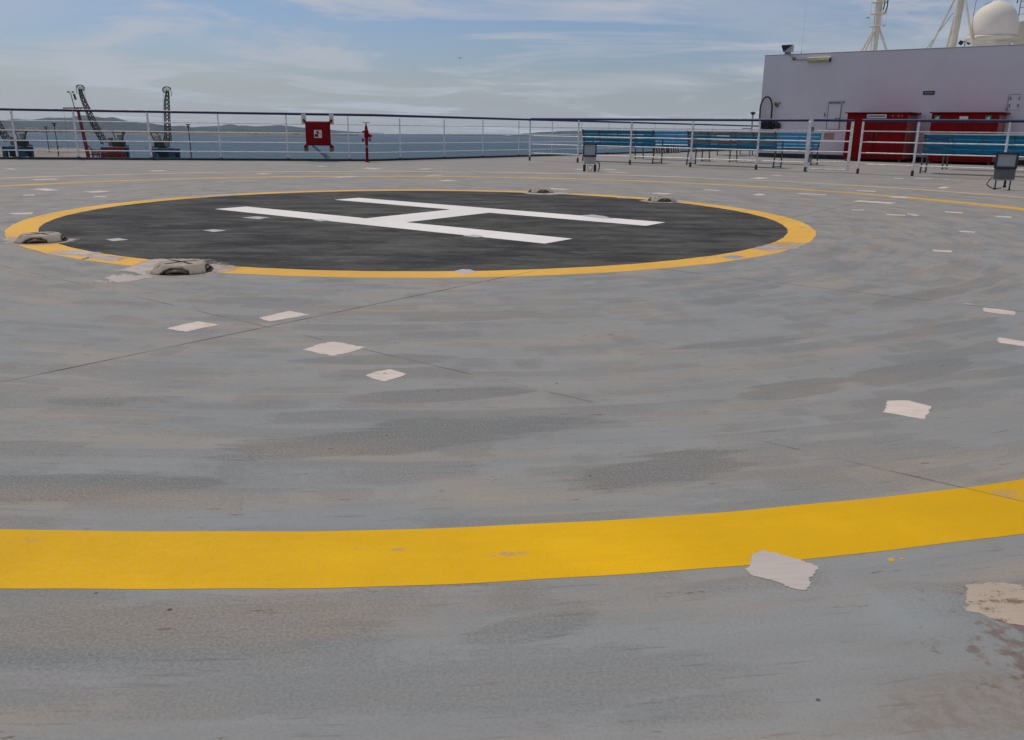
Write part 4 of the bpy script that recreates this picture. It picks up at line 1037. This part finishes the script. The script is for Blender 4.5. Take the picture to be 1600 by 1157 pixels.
mp2 = N(t, 'ShaderNodeMapping'); mp2.inputs['Scale'].default_value = (0.0006, 0.0035, 1); L(t, pos, mp2.inputs[0])
gl_ = NOISE(t, mp2.outputs[0], 1.0, 5, 0.6, 0.5)
L(t, MIX(t, RAMP(t, gl_, .35, .65), (0.010, 0.036, 0.052), (0.020, 0.056, 0.072)), b_.inputs['Base Color'])
b_.inputs['Roughness'].default_value = 0.32; b_.inputs['IOR'].default_value = 1.20; b_.inputs['Specular IOR Level'].default_value = 0.3
bp = N(t, 'ShaderNodeBump'); bp.inputs['Strength'].default_value = 0.9; bp.inputs['Distance'].default_value = 0.8
L(t, M(t, 'ADD', w1, M(t, 'MULTIPLY', w2, .3)), bp.inputs['Height']); L(t, bp.outputs[0], b_.inputs['Normal'])
SEAR = 9500
mb = MB(); mb.face([Vector((SEAR * math.cos(i / 128 * 6.28318), SEAR * math.sin(i / 128 * 6.28318), WZ)) for i in range(128)])
o = mb.build('sea', mt_sea); o.matrix_world = MS; tag(o, kind='structure')

# quay in front of the harbour and the terminal ground behind it
mb = MB()
x0, x1 = sx(-400, 488), sx(560, 488)
poly = [(x0, 400), (x1, 400), (x1, 486), (sx(133, 486), 492), (sx(131, 740), 745), (sx(-500, 740), 745)]
mb.prism(poly, WZ - 3, QZ)
o = mb.build('quay', MT['quay']); o.matrix_world = MS; tag(o, kind='structure')

def interp(pts, x):
    if x <= pts[0][0]: return pts[0][1]
    for (a, b1), (c, d) in zip(pts, pts[1:]):
        if x <= c:
            s = (x - a) / (c - a); s = s * s * (3 - 2 * s) * .5 + s * .5
            return b1 + (d - b1) * s
    return pts[-1][1]
def hills(name, crest, Y0, Y1, m, seed, rough=0.08):
    "a range of hills: a height field rising from the shore to its crest and falling behind"
    rr = random.Random(seed)
    ph = [(rr.uniform(.02, .25), rr.uniform(0, 6.28), rr.uniform(.3, 1)) for _ in range(10)]
    xs = [crest[0][0] + (crest[-1][0] - crest[0][0]) * i / 260 for i in range(261)]
    rows = 22; mb = MB(); vs = []
    Yc = Y0 + (Y1 - Y0) * .55
    for j in range(rows):
        s = j / (rows - 1); Y = Y0 + (Y1 - Y0) * s
        prof = math.sin(min(1, s / .55) * math.pi / 2) ** .8 if s < .55 else math.cos((s - .55) / .45 * math.pi / 2)
        for px in xs:
            hc_ = max(0.0, szz(px, interp(crest, px), Yc) - WZ)
            k = 1 + rough * sum(a * math.sin(px * f + p + j * .9 * a) for f, p, a in ph) * (1 - abs(s - .55) * .9) * .35
            gully = 1 - .22 * abs(math.sin(px * .13 + seed + math.sin(j * .55 + seed) * 1.4)) * (1 if s < .5 else 0) * math.sin(s / .5 * math.pi) if s < .5 else 1
            vs.append(Vector((sx(px, Y), Y, WZ - 1.5 + (hc_ + 1.5) * prof * k * gully)))
    n = len(xs)
    mb._add(vs, [(j * n + i, j * n + i + 1, (j + 1) * n + i + 1, (j + 1) * n + i) for j in range(rows - 1) for i in range(n - 1)])
    o = mb.build(name, m, smooth=True); o.matrix_world = MS
    return tag(o, kind='structure')
def land_mat(name, c0, c1, sc):
    mm, t = newmat(name); b = t.nodes['Principled BSDF']
    co = N(t, 'ShaderNodeTexCoord')
    n1 = NOISE(t, co.outputs['Object'], sc, 7, 0.65)
    L(t, MIX(t, RAMP(t, n1, .42, .6), c0, c1), b.inputs['Base Color']); b.inputs['Roughness'].default_value = .95
    return mm
mh = land_mat('hill_scrub', (0.012, 0.028, 0.032), (0.032, 0.046, 0.044), 0.008)
ml = land_mat('shore_land', (0.05, 0.055, 0.045), (0.14, 0.11, 0.095), 0.012)
hills('far_hills', [(-60, 188), (40, 187), (95, 183), (140, 181), (175, 184), (215, 192), (300, 199), (330, 197), (365, 194.5), (395, 197), (440, 195.5), (470, 199), (500, 200.5), (540, 205), (600, 208)], 6600, 8600, mh, 2)
hills('near_hills', [(-60, 187), (0, 188.5), (15, 188), (40, 192), (75, 194), (110, 190), (150, 184), (172, 184.5), (200, 189.5), (225, 192), (233, 193), (245, 194.2), (268, 197), (283, 196.5), (300, 199), (330, 200.5), (355, 201.5), (372, 199.5), (385, 201.5), (410, 203.5), (430, 204), (450, 205.5), (470, 202.5), (480, 203.5), (520, 207), (560, 209)], 4300, 6000, mh, 5)
hills('shore', [(-60, 201), (0, 200.5), (40, 200), (90, 202), (150, 203), (230, 204), (300, 205.5), (380, 207), (460, 208.5), (520, 209.2)], 2600, 4200, ml, 9, .25)
hills('far_headland', [(790, 212), (806, 210), (822, 208), (850, 206.5), (875, 204.5), (900, 204.5), (930, 205), (960, 206), (1000, 206.5), (1060, 208), (1120, 211)], 7000, 8600, mh, 12)
hills('low_islands', [(560, 212), (575, 209.3), (606, 208.9), (640, 208.9), (700, 210.2), (722, 210.0), (728, 209.4), (737, 209.0), (740, 209.9), (760, 209.6), (778, 209.2), (785, 210.6), (800, 212.5)], 7600, 8400, mh, 21, .02)
# pale buildings of the far-off town along the shore, one mass
mb = MB(); rr = random.Random(8)
for _ in range(520):
    px = rr.uniform(-40, 470); Y = rr.uniform(2700, 3350) + max(0, px) * 1.2
    zb = WZ + 2
    hh = rr.uniform(4, 12) * (1.0 if px < 300 else .7)
    mb.box((sx(px, Y), Y, zb + hh / 2), (rr.uniform(8, 32), rr.uniform(8, 20), hh + 4))
o = mb.build('shore_town', MT['townw']); o.matrix_world = MS; tag(o, 'mass of tiny pale buildings along the far shore at the left', None, kind='stuff')

# ------------------------------------------------------------------ harbour cranes
def fthing(name, label, cat, px, Y, z=QZ, group=None):
    o = bpy.data.objects.new(name, None); COL.objects.link(o)
    o.matrix_world = MS @ Matrix.Translation((sx(px, Y), Y, z))
    return tag(o, label, cat, group)
def lattice(mb, p, q, w0, w1, n=10, r=.20):
    p, q = Vector(p), Vector(q); d = (q - p).normalized()
    a = Vector((0, 1, 0)); a = (a - d * a.dot(d)).normalized(); b = d.cross(a)
    def cor(s, i):
        w_ = w0 + (w1 - w0) * s; sa, sb = ((-1, -1), (1, -1), (1, 1), (-1, 1))[i]
        return p + (q - p) * s + a * sa * w_ / 2 + b * sb * w_ / 2
    for i in range(4): mb.tube(cor(0, i), cor(1, i), r, 5)
    for k in range(n):
        s0_, s1_ = k / n, (k + 1) / n
        for i in range(4):
            j = (i + 1) % 4
            mb.tube(cor(s0_, i), cor(s1_, j), r * .7, 4)
            mb.tube(cor(s1_, i), cor(s1_, j), r * .7, 4)
def crane(label, px, Y, flip, jib, head, cabz=7.0, group='tall harbour cranes on the quay', face=1):
    "jib: list of (dx, z) nodes of the lattice boom in metres from the crane's foot; head: side the curved jib head points to"
    root = fthing('harbour_crane', label, 'harbour crane', px, Y, QZ, group)
    b = MB()
    for x in (-4.6, 4.6):
        for y in (-4.5, 4.5): b.cbox((x, y, 1.6), (2.2, 2.2, 3.4), .2)
        b.cbox((x, 0, 4.6), (2.4, 11, 2.8), .2)
    b.cbox((0, -4.5, 5.0), (8, 1.6, 2.0), .2); b.cbox((0, 4.5, 5.0), (8, 1.6, 2.0), .2); b.cbox((0, 0, 5.8), (7, 7, 1.0), .2); b.cbox((0, 1.5, 3.0), (8.6, 6, 4.8), .2)
    b.build('portal', MT['craneblue'], root)
    b = MB(); b.cbox((-face * 2.4, 0, 8.2), (6.2, 4.6, 3.2), .2); b.cbox((-face * 3.6, 0, 6.7), (7, 5, .7), .1); b.build('machine_house', MT['cranegreen'], root)
    b = MB(); b.cbox((-face * 3.9, -.5, 11.6), (2.6, 2.6, 3.2), .2); b.build('counterweight', MT['cranelight'], root)
    b = MB()
    b.tube((-face * 5, -1.5, 9.5), (-face * 7.2, -1.5, 14.5), .35, 6); b.tube((-face * 2.4, 1.5, 9.5), (-face * 5.2, 1.5, 14.6), .35, 6)
    b.tube((-face * 7.2, 0, 14.3), (face * 1.0, 0, 14.3), .30, 6); b.tube((-face * 1.2, 0, 9.5), (face * .6, 0, 15.2), .25, 6)
    b.build('a_frame', MT['craneolive'], root)
    b = MB(); b.cbox((face * 1.4, -1.2, 9.0), (2.2, 2.4, 4.6), .2); b.build('cab', MT['cranetan'], root)
    b = MB()
    for (p, q) in zip(jib, jib[1:]):
        s0_ = p[2]; s1_ = q[2]
        lattice(b, (p[0], 0, p[1]), (q[0], 0, q[1]), s0_, s1_, max(3, int(abs(q[1] - p[1]) / 2.0)), .24)
    b.build('jib', MT['craneolive'], root)
    tip = jib[-1]; b = MB(); c0 = Vector((tip[0], 0, tip[1]))
    arc = []
    for k in range(13):
        a = R(-50 + k * 200 / 12)
        arc.append(c0 + Vector((head * (.2 + 2.3 * math.cos(a)), 0, .6 + 1.75 * math.sin(a))))
    for y in (-.7, .7):
        pts = [p + Vector((0, y, 0)) for p in arc]
        b.path(pts, .17, 5)
        for k in range(0, 13, 2): b.tube(c0 + Vector((0, y * .4, -.6)), pts[k], .09, 4)
    for k in range(0, 13, 2): b.tube(arc[k] + Vector((0, -.7, 0)), arc[k] + Vector((0, .7, 0)), .1, 4)
    tail = arc[-1]
    b.tube(tail, tail + Vector((-head * .2, 0, -3.5)), .16, 5); b.tube(tail + Vector((-head * .2, 0, -3.5)), Vector((jib[-2][0], 0, jib[-2][1] + (tip[1] - jib[-2][1]) * .3)), .10, 4)
    b.build('jib_head', MT['craneolive'], root)
    b = MB(); fx = arc[0]
    for dx in (0, .8): b.tube(arc[1] + Vector((head * dx * .3, 0, 0)), Vector((arc[1].x + head * (1.6 + dx * 2), 0, 12 + dx)), .045, 4)
    b.build('hoist_rope', MT['lampdark'], root)
    return root
Yc = 486
k_ = Yc / 1375
crane('harbour crane with an upright lattice jib, rightmost of the cranes', 257, Yc, 1,
      [(1.6, 9.2, 2.6), (2.1, 20.0, 2.3), (2.8, 30.0, 2.1), (3.8, 36.2, 1.1)], -1)
crane('harbour crane with a leaning lattice jib and curved head behind the red loader', 177, Yc + 16, 1,
      [(-5.6, 8.0, 2.6), (-11.0, 20.0, 2.5), (-15.4, 33.0, 1.6), (-16.2, 37.3, 1.0)], 1, face=-1)
crane('harbour crane with blue portal cut by the left edge of the picture', 24, Yc, 1,
      [(-5.0, 9.0, 2.6), (-11.5, 23.0, 2.4), (-18, 36.0, 1.2)], -1, face=-1)
# red loader
rl = fthing('loading_gantry', 'dark red T-shaped loading mast with lamps and a red framework at its foot', 'loading gantry', 134, Yc - 14)
g_ = (Yc - 14) / 1375
b = MB(); b.tube((0, 0, 0), (-8.5 * g_, 0, 26.6), 1.05, 10, .75); b.build('mast', MT['redmast'], rl)
b = MB(); b.tube((-30.5 * g_, 0, 26.4), (11 * g_, 0, 26.8), .36, 6); b.tube((-13 * g_, 0, 26.4), (-8.2 * g_, 0, 23.8), .34, 6); b.tube((-3.0 * g_, 0, 26.4), (-8.2 * g_, 0, 23.8), .3, 6); b.build('boom', MT['redmast'], rl)
b = MB(); b.tube((-30.5 * g_, 0, 26.3), (-30.5 * g_, 0, 24.6), .25, 5); b.tube((-30.5 * g_, 0, 24.6), (-30.2 * g_, 0, 3.0), .05, 4); b.build('hook_rope', MT['lampdark'], rl)
b = MB(); b.tube((-13.0 * g_, 0, 26.6), (-16.5 * g_, 0, 34.2), .22, 5); b.build('lamp_pole', MT['lampdark'], rl)
for dx, z, s0_ in ((-19.5, 34.6, 1.2), (-12.8, 34.6, 1.0)):
    b = MB(); b.cbox((dx * g_, 0, z), (s0_, .9, .7), .1); b.build('lamp', MT['lampdark'], rl)
b = MB(); b.cbox((-10.6 * g_, 0, 32.2), (.9, .8, 3.0), .1, Matrix.Rotation(R(-14), 3, 'Y')); b.build('lamp', MT['lampdark'], rl)
b = MB()
for x in (9, 20, 33, 45, 56):
    b.tube((x * g_, -2, 0), (x * g_, -2, 5.2), .3, 5)
for z in (.6, 2.6, 4.9): b.tube((2 * g_, -2, z), (56 * g_, -2, z + .3), .26, 5)
for x in range(9, 50, 6): b.tube((x * g_, -2, .6), ((x + 6) * g_, -2, 4.4), .2, 4)
b.tube((3 * g_, -2, 7.4), (10 * g_, -2, 5.0), .35, 5); b.cbox((42 * g_, 0, 5.9), (9, 3, 1.5), .1)
b.cbox((38 * g_, 1.5, 2.2), (13, 2, 3.2), .1)
b.build('framework', MT['redmast'], rl)
b = MB(); b.cbox((4.4, -1, 3.8), (2.2, 2, 3.6), .1); b.cbox((16 * g_, -1.2, 4.5), (3.5, 1.4, 1.5), .1); b.build('cabin', MT['cranelight'], rl)
# lamp masts on the quay
for label, px, py, Y, wd in (('tall lamp mast with a flat head, left one of the pair on the quay', 70, 198, 600, 2.0),
                             ('tall lamp mast with a wide square head, right one of the pair on the quay', 84, 192.5, 520, 2.6),
                             ('tall lone lamp mast standing right of the cranes', 293, 194.5, 480, 2.2)):
    o = fthing('lamp_mast', label, 'lamp mast', px + 3, Y, QZ, 'lamp masts on the quay')
    H_ = szz(px, py, Y) - QZ
    b = MB(); b.tube((0, 0, 0), (-.35, 0, H_), .34, 8, .2); b.build('pole', MT['lampdark'], o)
    b = MB(); b.cbox((-.35, 0, H_), (wd, wd * .6, .5), .05); b.cbox((-.35, 0, H_ - 1.0), (wd * .62, .6, .6), .05); b.tube((-.35, 0, H_ - 2), (-.35, 0, H_), .38, 6); b.build('lamp_head', MT['lampdark'], o)
# small things at the quay edge
o = fthing('mobile_crane', 'distant bluish lattice jib seen below the hose cabinet', 'mobile crane', 512, 480)
b = MB(); b.cbox((0, 0, 1.0), (3.5, 2.4, 1.6), .1); b.build('chassis', MT['lampdark'], o)
b = MB(); lattice(b, (0, 0, 1.8), (-8.4, 0, 8.6), 1.2, .7, 6, .12); b.build('jib', MT['craneblue'], o)
o = fthing('signal_post', 'short dark post with a slanting stay beside the distant mobile crane', 'post', 507.5, 478)
b = MB(); b.tube((0, 0, 0), (-.3, 0, 5.2), .16, 6); b.cbox((-.3, 0, 5.3), (.8, .3, .25), .03); b.tube((5.4, 0, 0), (.0, 0, 4.8), .09, 4); b.build('post', MT['lampdark'], o)
for px, py, lab in ((77, 229, 'thin short post on the far quay just left of the wide-headed lamp mast'), (80, 230, 'thin short post on the far quay touching the left of the wide-headed lamp mast'), (88, 229, 'thin short post on the far quay just right of the wide-headed lamp mast'), (92, 229.5, 'thin short post on the far quay, rightmost of the row'), (67, 231, 'thin short post on the far quay, leftmost of the row')):
    o = fthing('quay_post', lab, 'post', px, 735, QZ, 'thin posts on the far quay')
    b = MB(); b.tube((0, 0, 0), (0, 0, szz(px, py, 735) - QZ), .22, 5); b.cbox((0, 0, szz(px, py, 735) - QZ), (.8, .5, .35), .05); me = b.build('shaft', MT['lampdark'], o)

# two gulls far off
def gull(label, p, rz):
    mb = MB(); vs = []; fs = []
    n = 8; prof = [(-.22, .004), (-.17, .03), (-.06, .055), (.06, .055), (.15, .04), (.20, .025), (.24, .004)]
    for x, r in prof:
        for i in range(n):
            a = 2 * math.pi * i / n; vs.append(Vector((x, r * math.cos(a), r * .9 * math.sin(a))))
    fs = [(k * n + i, k * n + (i + 1) % n, (k + 1) * n + (i + 1) % n, (k + 1) * n + i) for k in range(len(prof) - 1) for i in range(n)]
    for sg in (-1, 1):
        o_ = len(vs)
        for (y, x0_, x1_, z) in ((.02, -.07, .08, .02), (.22, -.05, .09, .10), (.42, -.08, .03, .06), (.60, -.13, -.09, .01)):
            vs += [Vector((x0_, sg * y, z)), Vector((x1_, sg * y, z)), Vector(((x0_ + x1_) / 2, sg * y, z + .012))]
        for k in range(3):
            b0 = o_ + k * 3
            fs += [(b0, b0 + 1, b0 + 4, b0 + 3), (b0 + 1, b0 + 2, b0 + 5, b0 + 4), (b0 + 2, b0, b0 + 3, b0 + 5)]
    mb._add(vs, fs)
    o = mb.build('gull', MT['bird'], None, True, p); o.rotation_euler = (0, R(8), rz)
    tag(o, label, 'bird')
gull('tiny gull flying far off in the sky above the middle of the railing', (-8.7, 140, 11.2), R(60))
gull('tiny gull flying in the sky left of the slim mast over the deckhouse', (50, 130, 16.5), R(20))

# ------------------------------------------------------------------ haze over the harbour
hm = bpy.data.materials.new('haze_air'); hm.use_nodes = True
t = hm.node_tree; t.nodes.clear()
pvn = N(t, 'ShaderNodeVolumePrincipled'); pvn.inputs['Density'].default_value = 0.000025
pvn.inputs['Color'].default_value = (0.62, 0.82, 1.0, 1); pvn.inputs['Anisotropy'].default_value = 0.3
out = N(t, 'ShaderNodeOutputMaterial'); L(t, pvn.outputs[0], out.inputs['Volume'])
mb = MB(); mb.box((0, 0, 105), (20400, 20400, 410))
hzb = mb.build('haze', hm); tag(hzb, kind='stuff')
